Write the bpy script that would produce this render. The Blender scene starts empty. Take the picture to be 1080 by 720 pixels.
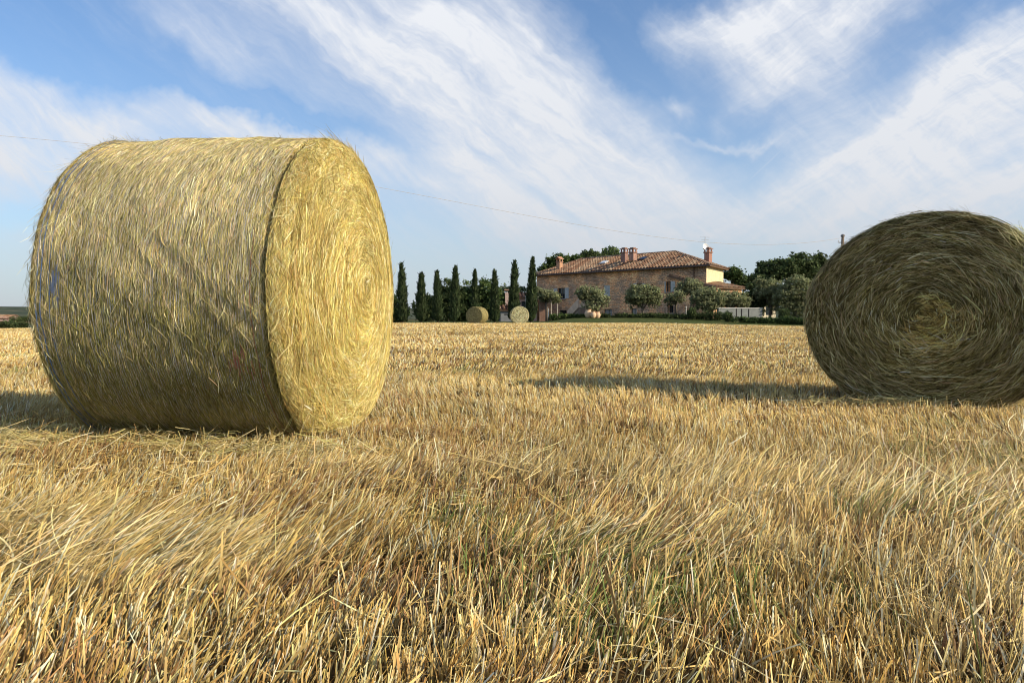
import bpy, math, random
import numpy as np
from mathutils import Vector

sc = bpy.context.scene
col = sc.collection
rng = np.random.default_rng(7)
random.seed(7)
CAM_Z, HOR, F = 0.62, 335.0, 870.0      # eye height, survey constants (metres / sight lines)

# ------------------------------------------------------------------ basics
def tag(o, label=None, cat=None, group=None, kind=None):
    if label: o['label'] = label
    if cat: o['category'] = cat
    if group: o['group'] = group
    if kind: o['kind'] = kind
    return o

def empty(name, loc, rz=0.0):
    o = bpy.data.objects.new(name, None)
    o.empty_display_size = 0.2
    o.location = loc
    o.rotation_euler = (0, 0, rz)
    col.objects.link(o)
    return o

def np_mesh(name, V, Q, mat, parent=None, colr=None, smooth=False, flow=None):
    """V (n,3), Q (m,4) or (m,3) -> one mesh object; colr (n,3) per-vertex colour."""
    V = np.asarray(V, dtype=np.float32); Q = np.asarray(Q, dtype=np.int32)
    me = bpy.data.meshes.new(name)
    k = Q.shape[1]
    me.vertices.add(len(V)); me.vertices.foreach_set('co', V.ravel())
    me.loops.add(Q.size); me.loops.foreach_set('vertex_index', Q.ravel())
    me.polygons.add(len(Q))
    me.polygons.foreach_set('loop_start', np.arange(0, Q.size, k, dtype=np.int32))
    me.polygons.foreach_set('loop_total', np.full(len(Q), k, dtype=np.int32))
    me.polygons.foreach_set('use_smooth', np.full(len(Q), smooth, dtype=bool))
    if colr is not None:
        a = me.attributes.new('Col', 'FLOAT_COLOR', 'POINT')
        c = np.ones((len(V), 4), dtype=np.float32); c[:, :3] = colr
        a.data.foreach_set('color', c.ravel())
    if flow is not None:
        a = me.attributes.new('flow', 'FLOAT_VECTOR', 'POINT')
        a.data.foreach_set('vector', np.asarray(flow, dtype=np.float32).ravel())
    me.update(calc_edges=True)
    me.validate()
    if mat: me.materials.append(mat)
    o = bpy.data.objects.new(name, me)
    col.objects.link(o)
    if parent: o.parent = parent
    return o

class MB:
    """collects polygons with an own colour each"""
    def __init__(s): s.v = []; s.f = []; s.c = []
    def poly(s, pts, c=(1, 1, 1)):
        n = len(s.v); s.v += [tuple(p) for p in pts]; s.c += [c] * len(pts)
        s.f.append(tuple(range(n, n + len(pts))))
    def box(s, c, sx, sy, sz, rz=0.0, cl=(1, 1, 1), tilt=None):
        ca, sa = math.cos(rz), math.sin(rz)
        P = []
        for dz in (-1, 1):
            for dx, dy in ((-1, -1), (1, -1), (1, 1), (-1, 1)):
                x, y, z = dx * sx / 2, dy * sy / 2, dz * sz / 2
                if tilt: z += x * tilt
                P.append((c[0] + x * ca - y * sa, c[1] + x * sa + y * ca, c[2] + z))
        n = len(s.v); s.v += P; s.c += [cl] * 8
        for f in ((0, 3, 2, 1), (4, 5, 6, 7), (0, 1, 5, 4), (1, 2, 6, 5), (2, 3, 7, 6), (3, 0, 4, 7)):
            s.f.append(tuple(n + i for i in f))
    def tube(s, pts, rad, seg=7, cl=(1, 1, 1), cap=True):
        pts = [Vector(p) for p in pts]
        if not hasattr(rad, '__len__'): rad = [rad] * len(pts)
        n0 = len(s.v)
        for i, p in enumerate(pts):
            d = (pts[min(i + 1, len(pts) - 1)] - pts[max(i - 1, 0)])
            if d.length < 1e-9: d = Vector((0, 0, 1))
            d.normalize()
            a = d.cross(Vector((0, 1, 0.13))).normalized(); b = d.cross(a)
            for k in range(seg):
                t = 2 * math.pi * k / seg
                s.v.append(tuple(p + (a * math.cos(t) + b * math.sin(t)) * rad[i])); s.c.append(cl)
        for i in range(len(pts) - 1):
            for k in range(seg):
                a = n0 + i * seg + k; b = n0 + i * seg + (k + 1) % seg
                s.f.append((a, b, b + seg, a + seg))
        if cap:
            s.f.append(tuple(n0 + k for k in range(seg))[::-1])
            s.f.append(tuple(n0 + (len(pts) - 1) * seg + k for k in range(seg)))
    def build(s, name, mat, parent=None, smooth=False):
        me = bpy.data.meshes.new(name)
        me.from_pydata(s.v, [], s.f)
        a = me.attributes.new('Col', 'FLOAT_COLOR', 'POINT')
        c = np.ones((len(s.v), 4), dtype=np.float32); c[:, :3] = np.array(s.c)[:, :3]
        a.data.foreach_set('color', c.ravel())
        if smooth:
            me.polygons.foreach_set('use_smooth', [True] * len(me.polygons))
        me.materials.append(mat); me.update()
        o = bpy.data.objects.new(name, me); col.objects.link(o)
        if parent: o.parent = parent
        return o

# ------------------------------------------------------------------ noise for numpy
_lat = rng.random((256, 256))
def vnoise(x, y, s=1.0, off=0):
    x = np.asarray(x) * s + 37.2 + off * 13.7; y = np.asarray(y) * s + 91.7 + off * 7.3
    xi = np.floor(x).astype(int); yi = np.floor(y).astype(int)
    fx = x - xi; fy = y - yi
    fx = fx * fx * (3 - 2 * fx); fy = fy * fy * (3 - 2 * fy)
    g = lambda a, b: _lat[a % 256, b % 256]
    return (g(xi, yi) * (1 - fx) * (1 - fy) + g(xi + 1, yi) * fx * (1 - fy) + g(xi, yi + 1) * (1 - fx) * fy + g(xi + 1, yi + 1) * fx * fy)
def fbm(x, y, s=1.0, off=0, oct=4):
    r = 0; a = .5
    for i in range(oct):
        r = r + a * vnoise(x, y, s * 2 ** i, off + i); a *= .5
    return r / (1 - .5 ** oct)

# ------------------------------------------------------------------ terrain
def sstep(x, a, b):
    t = np.clip((x - a) / (b - a), 0, 1); return t * t * (3 - 2 * t)
def terrain(x, y):
    x = np.asarray(x, dtype=float); y = np.asarray(y, dtype=float)
    u = x / np.maximum(y, 1.0)
    zf = np.interp(u, [-.8, -.62, -.14, .17, .36, .7], [-.36, -.27, .17, .17, -.10, -.3])
    near = -0.016 * np.clip(x, 0, 5) + 0.004 * np.clip(-x, 0, 4)
    k = sstep(y, 7, 60)
    z = near * (1 - k) + zf * k
    d = np.hypot(x, y)
    z = z * (1 - sstep(d, 180, 600)) - 1.5 * sstep(d, 160, 900)
    z = z + .40 * sstep(y, 68.5, 80) * sstep(u, .03, .08)
    z = z + (fbm(x, y, .45, 3) - .5) * .05 * sstep(y, 1.5, 6) * (1 - sstep(y, 40, 66)) + (fbm(x, y, 2.3, 5) - .5) * .03
    return z
def T(x, y): return float(terrain(x, y))
def at(px, D): return ((px - 540.0) / F * D, D)          # sight line of the survey -> ground plan
def zat(py, D): return CAM_Z + (HOR - py) / F * D

# ------------------------------------------------------------------ materials
def new_mat(name):
    m = bpy.data.materials.new(name); m.use_nodes = True
    nt = m.node_tree; nt.nodes.clear()
    out = nt.nodes.new('ShaderNodeOutputMaterial')
    return m, nt, out
def N(nt, t, **kw):
    n = nt.nodes.new(t)
    for k, v in kw.items():
        if k in n.bl_rna.properties and not k.startswith('in_'): setattr(n, k, v)
        else: n.inputs[k[3:] if k.startswith('in_') else k].default_value = v
    return n
def ramp(nt, fac, stops):
    r = nt.nodes.new('ShaderNodeValToRGB')
    e = r.color_ramp.elements
    while len(e) < len(stops): e.new(0.5)
    for i, (p, c) in enumerate(stops):
        e[i].position = p; e[i].color = (*c, 1)
    nt.links.new(fac, r.inputs[0]); return r.outputs[0]

def attr_mat(name, rough=.7, spec=.25, trans=0.0, vary=0.0, scale=20, tint=(1, 1, 1)):
    """colour from the mesh attribute Col; optional translucency (leaves, straw) and fine variation"""
    m, nt, out = new_mat(name)
    a = N(nt, 'ShaderNodeAttribute', attribute_name='Col')
    c = a.outputs['Color']
    mx = N(nt, 'ShaderNodeMix', data_type='RGBA', blend_type='MULTIPLY'); mx.inputs['Factor'].default_value = 1
    nt.links.new(c, mx.inputs['A'])
    if vary > 0:
        tc = N(nt, 'ShaderNodeTexCoord')
        nz = N(nt, 'ShaderNodeTexNoise', Scale=scale, Detail=5.0)
        nt.links.new(tc.outputs['Object'], nz.inputs['Vector'])
        v = ramp(nt, nz.outputs['Fac'], [(.3, tuple((1 - vary) * t for t in tint)), (.7, tuple((1 + vary * .5) * t for t in tint))])
        nt.links.new(v, mx.inputs['B'])
    else:
        mx.inputs['B'].default_value = (*tint, 1)
    c = mx.outputs['Result']
    b = N(nt, 'ShaderNodeBsdfPrincipled', Roughness=rough)
    b.inputs['Specular IOR Level'].default_value = spec
    nt.links.new(c, b.inputs['Base Color'])
    sh = b.outputs[0]
    if trans > 0:
        t = N(nt, 'ShaderNodeBsdfTranslucent'); nt.links.new(c, t.inputs['Color'])
        ms = N(nt, 'ShaderNodeMixShader'); ms.inputs[0].default_value = trans
        nt.links.new(sh, ms.inputs[1]); nt.links.new(t.outputs[0], ms.inputs[2]); sh = ms.outputs[0]
    nt.links.new(sh, out.inputs[0])
    return m

M_straw = attr_mat('straw', .62, .12, .12)
M_leaf = attr_mat('leaf', .7, .1, .25)
M_bark = attr_mat('bark', .9, .1, vary=.4, scale=12)
M_plain = attr_mat('painted', .7, .2, vary=.18, scale=3)
M_tile = attr_mat('roof_tile', .85, .15, vary=.35, scale=2.5)
M_tiled = attr_mat('chimney_brick', .9, .1, vary=.3, scale=6)

def glass_mat():
    m, nt, out = new_mat('window_glass')
    b = N(nt, 'ShaderNodeBsdfPrincipled', Roughness=.08)
    tc = N(nt, 'ShaderNodeTexCoord'); nz = N(nt, 'ShaderNodeTexNoise', Scale=1.3)
    nt.links.new(tc.outputs['Object'], nz.inputs['Vector'])
    nt.links.new(ramp(nt, nz.outputs['Fac'], [(.3, (.008, .012, .014)), (.75, (.03, .04, .045))]), b.inputs['Base Color'])
    nt.links.new(b.outputs[0], out.inputs[0]); return m
M_glass = glass_mat()

def masonry():
    m, nt, out = new_mat('stone_and_brick')
    tc = N(nt, 'ShaderNodeTexCoord')
    mp = N(nt, 'ShaderNodeMapping'); nt.links.new(tc.outputs['UV'], mp.inputs['Vector'])
    br = N(nt, 'ShaderNodeTexBrick', Scale=1.0)
    br.inputs['Brick Width'].default_value = .46; br.inputs['Row Height'].default_value = .17
    br.inputs['Mortar Size'].default_value = .028; br.inputs['Mortar Smooth'].default_value = .6
    br.inputs['Bias'].default_value = 0
    br.inputs['Color1'].default_value = (.34, .20, .125, 1); br.inputs['Color2'].default_value = (.42, .31, .22, 1)
    br.inputs['Mortar'].default_value = (.20, .155, .12, 1)
    wob = N(nt, 'ShaderNodeTexNoise', Scale=2.2, Detail=3.0)
    nt.links.new(tc.outputs['UV'], wob.inputs['Vector'])
    ad = N(nt, 'ShaderNodeMix', data_type='RGBA', blend_type='LINEAR_LIGHT'); ad.inputs['Factor'].default_value = .12
    nt.links.new(mp.outputs[0], ad.inputs['A']); nt.links.new(wob.outputs['Color'], ad.inputs['B'])
    nt.links.new(ad.outputs['Result'], br.inputs['Vector'])
    nz = N(nt, 'ShaderNodeTexNoise', Scale=.42, Detail=6.0, Roughness=.65)
    nt.links.new(tc.outputs['UV'], nz.inputs['Vector'])
    big = ramp(nt, nz.outputs['Fac'], [(.36, (1.15, 1.1, 1.05)), (.46, (1.8, 1.65, 1.5)), (.53, (2.5, 2.05, 1.55)), (.62, (3.4, 2.8, 2.0))])
    fz = N(nt, 'ShaderNodeTexNoise', Scale=6.5, Detail=4.0)
    nt.links.new(tc.outputs['UV'], fz.inputs['Vector'])
    fine = ramp(nt, fz.outputs['Fac'], [(.3, (.55, .55, .55)), (.7, (1.4, 1.35, 1.3))])
    m1 = N(nt, 'ShaderNodeMix', data_type='RGBA', blend_type='MULTIPLY'); m1.inputs['Factor'].default_value = 1
    nt.links.new(br.outputs['Color'], m1.inputs['A']); nt.links.new(big, m1.inputs['B'])
    m2 = N(nt, 'ShaderNodeMix', data_type='RGBA', blend_type='MULTIPLY'); m2.inputs['Factor'].default_value = 1
    nt.links.new(m1.outputs['Result'], m2.inputs['A']); nt.links.new(fine, m2.inputs['B'])
    b = N(nt, 'ShaderNodeBsdfPrincipled', Roughness=.92)
    b.inputs['Specular IOR Level'].default_value = .1
    nt.links.new(m2.outputs['Result'], b.inputs['Base Color'])
    bu = N(nt, 'ShaderNodeBump', Strength=.6, Distance=.04)
    nt.links.new(br.outputs['Fac'], bu.inputs['Height']); bu.invert = True
    nt.links.new(bu.outputs[0], b.inputs['Normal'])
    nt.links.new(b.outputs[0], out.inputs[0]); return m
M_wall = masonry()

def ground_mat(name, stops, scale, fine, bump=.5):
    m, nt, out = new_mat(name)
    tc = N(nt, 'ShaderNodeTexCoord')
    a = N(nt, 'ShaderNodeTexNoise', Scale=scale, Detail=8.0, Roughness=.7)
    f = N(nt, 'ShaderNodeTexNoise', Scale=fine, Detail=5.0, Roughness=.7)
    nt.links.new(tc.outputs['Object'], a.inputs['Vector']); nt.links.new(tc.outputs['Object'], f.inputs['Vector'])
    ca = ramp(nt, a.outputs['Fac'], stops)
    cf = ramp(nt, f.outputs['Fac'], [(.3, (.45, .45, .45)), (.7, (1.45, 1.4, 1.35))])
    mx = N(nt, 'ShaderNodeMix', data_type='RGBA', blend_type='MULTIPLY'); mx.inputs['Factor'].default_value = 1
    nt.links.new(ca, mx.inputs['A']); nt.links.new(cf, mx.inputs['B'])
    b = N(nt, 'ShaderNodeBsdfPrincipled', Roughness=.95); b.inputs['Specular IOR Level'].default_value = .05
    nt.links.new(mx.outputs['Result'], b.inputs['Base Color'])
    bu = N(nt, 'ShaderNodeBump', Strength=bump, Distance=.02)
    nt.links.new(f.outputs['Fac'], bu.inputs['Height']); nt.links.new(bu.outputs[0], b.inputs['Normal'])
    nt.links.new(b.outputs[0], out.inputs[0]); return m
M_soil = ground_mat('field_soil', [(.3, (.06, .035, .014)), (.5, (.13, .08, .03)), (.68, (.26, .165, .06))], .8, 45)
M_lawn = ground_mat('lawn', [(.3, (.055, .08, .02)), (.5, (.09, .115, .035)), (.7, (.16, .16, .06))], .25, 2.5)
M_far = ground_mat('hills', [(.35, (.05, .07, .045)), (.5, (.08, .10, .06)), (.65, (.16, .15, .09))], .02, .12, 0)

def bale_core_mat(name, c_dark, c_mid, c_light):
    m, nt, out = new_mat(name)
    a = N(nt, 'ShaderNodeAttribute', attribute_name='flow')
    mp = N(nt, 'ShaderNodeMapping'); mp.inputs['Scale'].default_value = (95, 9, 1)
    nt.links.new(a.outputs['Vector'], mp.inputs['Vector'])
    n1 = N(nt, 'ShaderNodeTexNoise', Scale=1.0, Detail=6.0, Roughness=.7, Distortion=.6)
    nt.links.new(mp.outputs[0], n1.inputs['Vector'])
    tc = N(nt, 'ShaderNodeTexCoord')
    n2 = N(nt, 'ShaderNodeTexNoise', Scale=3.0, Detail=5.0)
    nt.links.new(tc.outputs['Object'], n2.inputs['Vector'])
    c1 = ramp(nt, n1.outputs['Fac'], [(.32, c_dark), (.5, c_mid), (.66, c_light)])
    c2 = ramp(nt, n2.outputs['Fac'], [(.35, (.75, .78, .7)), (.65, (1.2, 1.15, 1.1))])
    mx = N(nt, 'ShaderNodeMix', data_type='RGBA', blend_type='MULTIPLY'); mx.inputs['Factor'].default_value = 1
    nt.links.new(c1, mx.inputs['A']); nt.links.new(c2, mx.inputs['B'])
    b = N(nt, 'ShaderNodeBsdfPrincipled', Roughness=.85); b.inputs['Specular IOR Level'].default_value = .15
    nt.links.new(mx.outputs['Result'], b.inputs['Base Color'])
    bu = N(nt, 'ShaderNodeBump', Strength=1.0, Distance=.02)
    nt.links.new(n1.outputs['Fac'], bu.inputs['Height']); nt.links.new(bu.outputs[0], b.inputs['Normal'])
    nt.links.new(b.outputs[0], out.inputs[0]); return m

PHI, EL = math.radians(-21), math.radians(23)
SUNV = np.array([math.cos(EL) * math.cos(PHI), math.cos(EL) * math.sin(PHI), math.sin(EL)])
# ------------------------------------------------------------------ ribbons
def ribbons(C, side, W, colr, root_shade=None):
    """C (n,k,3) centre lines, side (n,3) or (n,k,3), W (n,k) half widths, colr (n,3)"""
    n, k, _ = C.shape
    if side.ndim == 2: side = np.repeat(side[:, None, :], k, 1)
    A = C - side * W[..., None]; B = C + side * W[..., None]
    V = np.stack([A, B], 2).reshape(-1, 3)
    base = (np.arange(n) * k * 2)[:, None] + (np.arange(k - 1) * 2)[None, :]
    Q = np.stack([base, base + 1, base + 3, base + 2], -1).reshape(-1, 4)
    c = np.repeat(colr[:, None, :], k * 2, 1)
    if root_shade is not None:
        g = np.linspace(root_shade, 1, k).repeat(2)  # shade deep among the stems painted as colour darkening to the root
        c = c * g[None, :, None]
    return V, Q, c.reshape(-1, 3)
def norm(a): return a / np.maximum(np.linalg.norm(a, axis=-1, keepdims=True), 1e-9)
def merge(parts):
    Vs, Qs, Cs = [], [], []; o = 0
    for V, Q, c in parts:
        Vs.append(V); Qs.append(Q + o); Cs.append(c); o += len(V)
    return np.concatenate(Vs), np.concatenate(Qs), np.concatenate(Cs)
def pick(pal, w, n, jit=.15):
    pal = np.array(pal); i = rng.choice(len(pal), n, p=np.array(w) / sum(w))
    return np.clip(pal[i] * (1 + rng.normal(0, jit, (n, 1))) * (1 + rng.normal(0, .04, (n, 3))), 0.01, .95)

# ================================================================== THE GROUND
def grid_lines():
    a = [0]
    s = .12
    while a[-1] < 6000:
        a.append(a[-1] + s); s = min(s * 1.045, 500)
    return np.array(a)
gl = grid_lines()
gx = np.concatenate([-gl[:0:-1], gl])
gy = np.concatenate([-gl[40:0:-4], gl])
X, Y = np.meshgrid(gx, gy)
V = np.stack([X.ravel(), Y.ravel(), terrain(X, Y).ravel()], 1)
nx, ny = len(gx), len(gy)
i = (np.arange(ny - 1)[:, None] * nx + np.arange(nx - 1)[None, :]).ravel()
Q = np.stack([i, i + 1, i + 1 + nx, i + nx], 1)
g = np_mesh('ground', V, Q, M_soil, smooth=True); g['kind'] = 'structure'

# lawn around the house, a sheet above the ground
def sheet(name, xs, ys, lift, mat):
    X, Y = np.meshgrid(xs, ys); Z = terrain(X, Y) + lift
    V = np.stack([X.ravel(), Y.ravel(), Z.ravel()], 1); nx = len(xs)
    i = (np.arange(len(ys) - 1)[:, None] * nx + np.arange(nx - 1)[None, :]).ravel()
    return np_mesh(name, V, np.stack([i, i + 1, i + 1 + nx, i + nx], 1), mat, smooth=True)
lw = sheet('lawn', np.linspace(-75, 75, 240), np.linspace(68.2, 150, 110), .03, M_lawn); lw['kind'] = 'structure'

# distant low hills
def hills():
    az = np.linspace(-1.2, 1.2, 260)
    rows = []
    for k, (r, h) in enumerate(((420, -2), (600, 4.5), (800, 9), (1100, 8), (1500, 0))):
        hh = h * (.55 + .9 * fbm(az * 6, az * 0 + k, 1.0, 9, 4)) if h > 0 else h + 0 * az
        hh = hh * np.interp(az, [-1.2, -.45, .2, 1.2], [.75, 1.1, .9, .8])
        rows.append(np.stack([r * np.sin(az), r * np.cos(az), hh], 1))
    V = np.concatenate(rows); n = len(az)
    i = (np.arange(len(rows) - 1)[:, None] * n + np.arange(n - 1)[None, :]).ravel()
    o = np_mesh('hills', V, np.stack([i, i + 1, i + 1 + n, i + n], 1), M_far, smooth=True)
    o['kind'] = 'structure'
hills()

# ------------------------------------------------------------------ stubble
STRAW = [(.80, .61, .26), (.92, .76, .38), (.66, .46, .16), (.46, .28, .09), (.98, .89, .62), (.60, .46, .18), (.28, .16, .06)]
def swath(x, y):
    """0..1: places where long pale straw was left lying"""
    s = 0
    for cx, cy, rx, ry, a in ((-.92, 1.95, .30, .22, 1.0), (-1.35, 2.3, .4, .18, .7), (1.50, 2.55, .42, .50, 1.0), (1.25, 1.75, .35, .30, .9), (.95, 1.45, .2, .2, .6), (.38, 2.1, .34, .20, .75), (.1, 1.6, .3, .12, .4), (-.05, 3.2, 1.0, .22, .4),
                              (.7, 2.9, .5, .3, .5), (-2.6, 5.3, .9, .35, .6), (2.6, 3.6, .8, .5, .6)):
        s = s + a * np.exp(-((x - cx) / rx) ** 2 - ((y - cy) / ry) ** 2)
    return np.clip(s + .5 * np.clip(fbm(x, y, .9, 21) - .62, 0, 1) * 2, 0, 1)

def stubble(n, d0, d1, power, hmean, width, segs, wscale):
    # distance with pdf ~ D * D^-power
    e = 2 - power
    u = rng.random(n)
    D = (d0 ** e + u * (d1 ** e - d0 ** e)) ** (1 / e)
    hw = .72 * D + 1.2
    x = rng.uniform(-1, 1, n) * hw; y = D
    # tufts: snap most stems around a tuft centre
    cell = .05 * np.maximum(1, D / 6)
    tx = np.round(x / cell) * cell; ty = np.round(y / cell) * cell
    hsh = lambda a, b, k: np.modf(np.abs(np.sin(a * 127.1 + b * 311.7 + k) * 43758.5453))[0]
    jx = (hsh(tx / cell, ty / cell, 1.) - .5) * cell; jy = (hsh(tx / cell, ty / cell, 2.) - .5) * cell
    m = (rng.random(n) < .62) & (D < 7 + 3 * rng.random(n))
    x = np.where(m, tx + jx + rng.normal(0, .16, n) * cell, x); y = np.where(m, ty + jy + rng.normal(0, .16, n) * cell, y)
    keep = fbm(x, y, 3.2, 31) * .7 + fbm(x, y, 9., 37) * .35 + .22 * rng.random(n) > .47
    x, y = x[keep], y[keep]; D = np.hypot(x, y) * .5 + y * .5; n = len(x)
    z = terrain(x, y)
    S = swath(x, y)
    th = np.where(D < 9, hsh(tx[keep] / cell[keep], ty[keep] / cell[keep], 3.), .5)
    h = hmean * rng.lognormal(0, .33, n) * (.75 + .6 * th) * (1 + 1.25 * S) * (.7 + .6 * fbm(x, y, 1.1, 41))
    # lean direction field
    ang = fbm(x, y, .55, 51) * 7.0 - 2.6
    lean = (.14 + .6 * np.clip(fbm(x, y, 1.7, 61) - .35, 0, 1) * 2 + .85 * S)
    ang = ang * (1 - S) + S * (.45 + .9 * (fbm(x, y, 1.2, 71) - .5))
    lx = lean * np.cos(ang) + rng.normal(0, .24, n); ly = lean * np.sin(ang) + rng.normal(0, .24, n)
    ln = np.sqrt(1 + lx * lx + ly * ly)
    d = np.stack([lx, ly, np.ones(n)], 1) / ln[:, None]
    bend = rng.normal(0, .06, (n, 2)) + np.stack([lx, ly], 1) * .16
    t = np.linspace(0, 1, segs + 1)
    base = np.stack([x, y, z - .006], 1)
    C = base[:, None, :] + d[:, None, :] * (h[:, None] * t[None, :])[..., None]
    C[..., :2] += bend[:, None, :] * (h[:, None] * t[None, :] ** 2)[..., None]
    C[..., 2] -= (np.hypot(bend[:, 0], bend[:, 1])[:, None] * .6 * h[:, None] * t ** 2)
    yaw = rng.uniform(0, 2 * np.pi, n)
    yaw = np.where(rng.random(n) < .65, rng.normal(.95, .5, n), yaw)  # most stems yawed to face sun and camera, for brightness
    side = np.stack([np.cos(yaw), np.sin(yaw), np.zeros(n)], 1)
    flat = rng.random(n) < .5 + .35 * S                      # blades turned broadside to the sun to brighten the stubble
    side = np.where(flat[:, None], norm(np.cross(d, SUNV + rng.normal(0, .45, (n, 3)))), side)
    w = width * rng.lognormal(0, .3, n) * np.maximum(1, D / 4.0) ** wscale
    W = w[:, None] * np.linspace(1, .55, segs + 1)[None, :]
    c = pick(STRAW, [26, 20, 17, 10, 9, 9, 6], n)
    patch = fbm(x, y, .8, 81)[:, None]; pale = S[:, None]
    c = c * (1 - pale) + pale * pick([(.93, .78, .42), (.78, .60, .26)], [1, 1], n)
    band = fbm(x * .5 + y * .25, y * 1.3 - x * .3, .55, 87)[:, None]         # faint swath bands across the field
    c = c * np.array([1.07, .995, .86]) * (.74 + .58 * patch) * (.80 + .42 * band) * (1 - .22 * (fbm(x, y, .16, 99)[:, None] < .42))
    br = rng.random(n) < .10  # sunlit sparkle painted in as a share of very bright stems
    c[br] = pick([(.97, .88, .60)], [1], br.sum(), .06)
    gr = (fbm(x, y, 1.6, 91) > .64) & (rng.random(n) < .3) & (D < 15)
    c[gr] = pick([(.20, .26, .07), (.30, .33, .10)], [1, 1], gr.sum())
    rd = (fbm(x, y, 2.1, 95) > .6) & (rng.random(n) < .35)
    c[rd] = pick([(.52, .31, .14), (.40, .23, .10)], [1, 1], rd.sum())
    return ribbons(C, side, W, c, .20 if segs > 2 else (.28 if segs > 1 else .45))  # painted root shade, stronger on the nearer stems

def litter(n, d0, d1, power, L, width, segs=3, only=False):
    """loose straw lying flat among the stubble"""
    e = 2 - power
    D = (d0 ** e + rng.random(n) * (d1 ** e - d0 ** e)) ** (1 / e)
    x = rng.uniform(-1, 1, n) * (.72 * D + 1.2); y = D
    S = swath(x, y)
    if only:
        kk = rng.random(n) < S * .8 + .02; x, y, D, S = x[kk], y[kk], D[kk], S[kk]; n = len(x)
    ang = rng.uniform(0, np.pi, n)
    ang = np.where(rng.random(n) < .3 + .65 * S, .95 + rng.normal(0, .3, n), ang)
    l = L * rng.lognormal(0, .5, n) * (1 + .9 * S)
    l = np.minimum(l, .24)
    t = np.linspace(-.5, .5, segs + 1)
    dx = np.cos(ang); dy = np.sin(ang)
    curve = rng.normal(0, .15, n)
    C = np.zeros((n, segs + 1, 3))
    C[..., 0] = x[:, None] + (dx * l)[:, None] * t + (-dy * l * curve)[:, None] * (t ** 2 * 2)
    C[..., 1] = y[:, None] + (dy * l)[:, None] * t + (dx * l * curve)[:, None] * (t ** 2 * 2)
    zz = terrain(C[..., 0], C[..., 1])
    lift = rng.random(n) ** 1.5 * (.035 + .05 * S) + (.03 if only else 0)
    tilt = (rng.normal(0, .18, n) + (.35 if only else 0)) * l
    C[..., 2] = zz + .004 + lift[:, None] + np.abs(tilt)[:, None] * .5 + tilt[:, None] * t
    side = norm(np.stack([-dy, dx, rng.normal(0, .8, n)], 1))
    w = width * rng.lognormal(0, .22, n) * np.maximum(1, D / 5) ** .8
    W = np.repeat(w[:, None], segs + 1, 1) * np.array([.6] + [1] * (segs - 1) + [.5])
    c = pick(STRAW, [18, 18, 18, 13, 8, 5, 12], n)
    c = c * (1 - S[:, None]) + S[:, None] * pick([(.84, .74, .47), (.70, .57, .32)], [1, 1], n)
    c = c * np.array([1.05, .99, .88]) * (.7 + .6 * fbm(x, y, .8, 81)[:, None])
    return ribbons(C, side, W, c)

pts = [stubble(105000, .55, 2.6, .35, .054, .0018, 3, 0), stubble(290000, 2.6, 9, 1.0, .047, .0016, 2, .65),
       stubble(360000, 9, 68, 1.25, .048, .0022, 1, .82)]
V, Q, c = merge(pts)
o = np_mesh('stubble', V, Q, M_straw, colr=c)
tag(o, 'golden dry stubble stems standing all over the mown field', 'stubble', kind='stuff')
def spill(n, x0, x1, y0, y1, pal):
    x = (x0 + x1) / 2 + (x1 - x0) * .30 * rng.normal(0, 1, n); y = (y0 + y1) / 2 + (y1 - y0) * .32 * rng.normal(0, 1, n); kk = fbm(x, y, 5., 61) > .42; x, y = x[kk], y[kk]; n = len(x); l = .08 * rng.lognormal(0, .5, n); ang = rng.normal(.2, .7, n)
    t = np.linspace(-.5, .5, 5); cv = rng.normal(0, .25, n)
    C = np.zeros((n, 5, 3)); C[..., 0] = x[:, None] + (np.cos(ang) * l)[:, None] * t; C[..., 1] = y[:, None] + (np.sin(ang) * l)[:, None] * t
    C[..., 2] = terrain(C[..., 0], C[..., 1]) + .03 + .05 * rng.random(n)[:, None] + (rng.normal(0, .25, n) * l)[:, None] * t + (cv * l)[:, None] * t ** 2
    sd = norm(np.stack([-np.sin(ang), np.cos(ang), rng.normal(0, .8, n)], 1))
    return ribbons(C, sd, np.full((n, 5), .0013) * rng.lognormal(0, .3, n)[:, None], pick(pal, [1] * len(pal), n))
SPILL = [(.68, .54, .22), (.80, .66, .32), (.50, .43, .15)]
V, Q, c = merge([spill(2400, -2.7, -1.5, 3.65, 4.1, SPILL), spill(1000, -1.9, -.8, 3.45, 3.68, SPILL), spill(900, 2.3, 3.8, 5.9, 6.15, SPILL), litter(15000, 1.1, 5, .6, .085, .0014, 6, True), litter(26000, .55, 4.5, .6, .045, .0013), litter(36000, 4.5, 66, 1.2, .07, .002, 2)])
o = np_mesh('loose_straw', V, Q, M_straw, colr=c)
tag(o, 'loose cut straw lying flat in swaths between the stubble', 'straw', kind='stuff')

# a few tall single stalks near the camera
def stalk(px, py, h, lean, green):
    D = CAM_Z * F / (py - HOR); x, y = at(px, D)
    n = 1; t = np.linspace(0, 1, 9)
    C = np.zeros((2, 9, 3))
    for k in range(2):
        C[k, :, 0] = x + lean * h * t + .1 * h * lean * t ** 2
        C[k, :, 1] = y + .12 * h * t
        C[k, :, 2] = T(x, y) - .01 + h * t - .1 * h * abs(lean) * t ** 2
    sd = np.array([[1., 0, 0], [0, 1., 0]])
    W = np.repeat(np.linspace(.0022, .001, 9)[None], 2, 0)
    cc = np.array([green] * 2)
    V, Q, c = ribbons(C, sd, W, cc)
    return np_mesh('grass_stalk', V, Q, M_straw, colr=c)
tag(stalk(1048, 745, .21, -.10, (.22, .24, .07)), 'tall thin green stalk standing upright at the lower right corner', 'stalk')
tag(stalk(905, 760, .20, -.55, (.40, .36, .14)), 'pale stalk leaning left over the stubble in the lower right', 'stalk')
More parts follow.
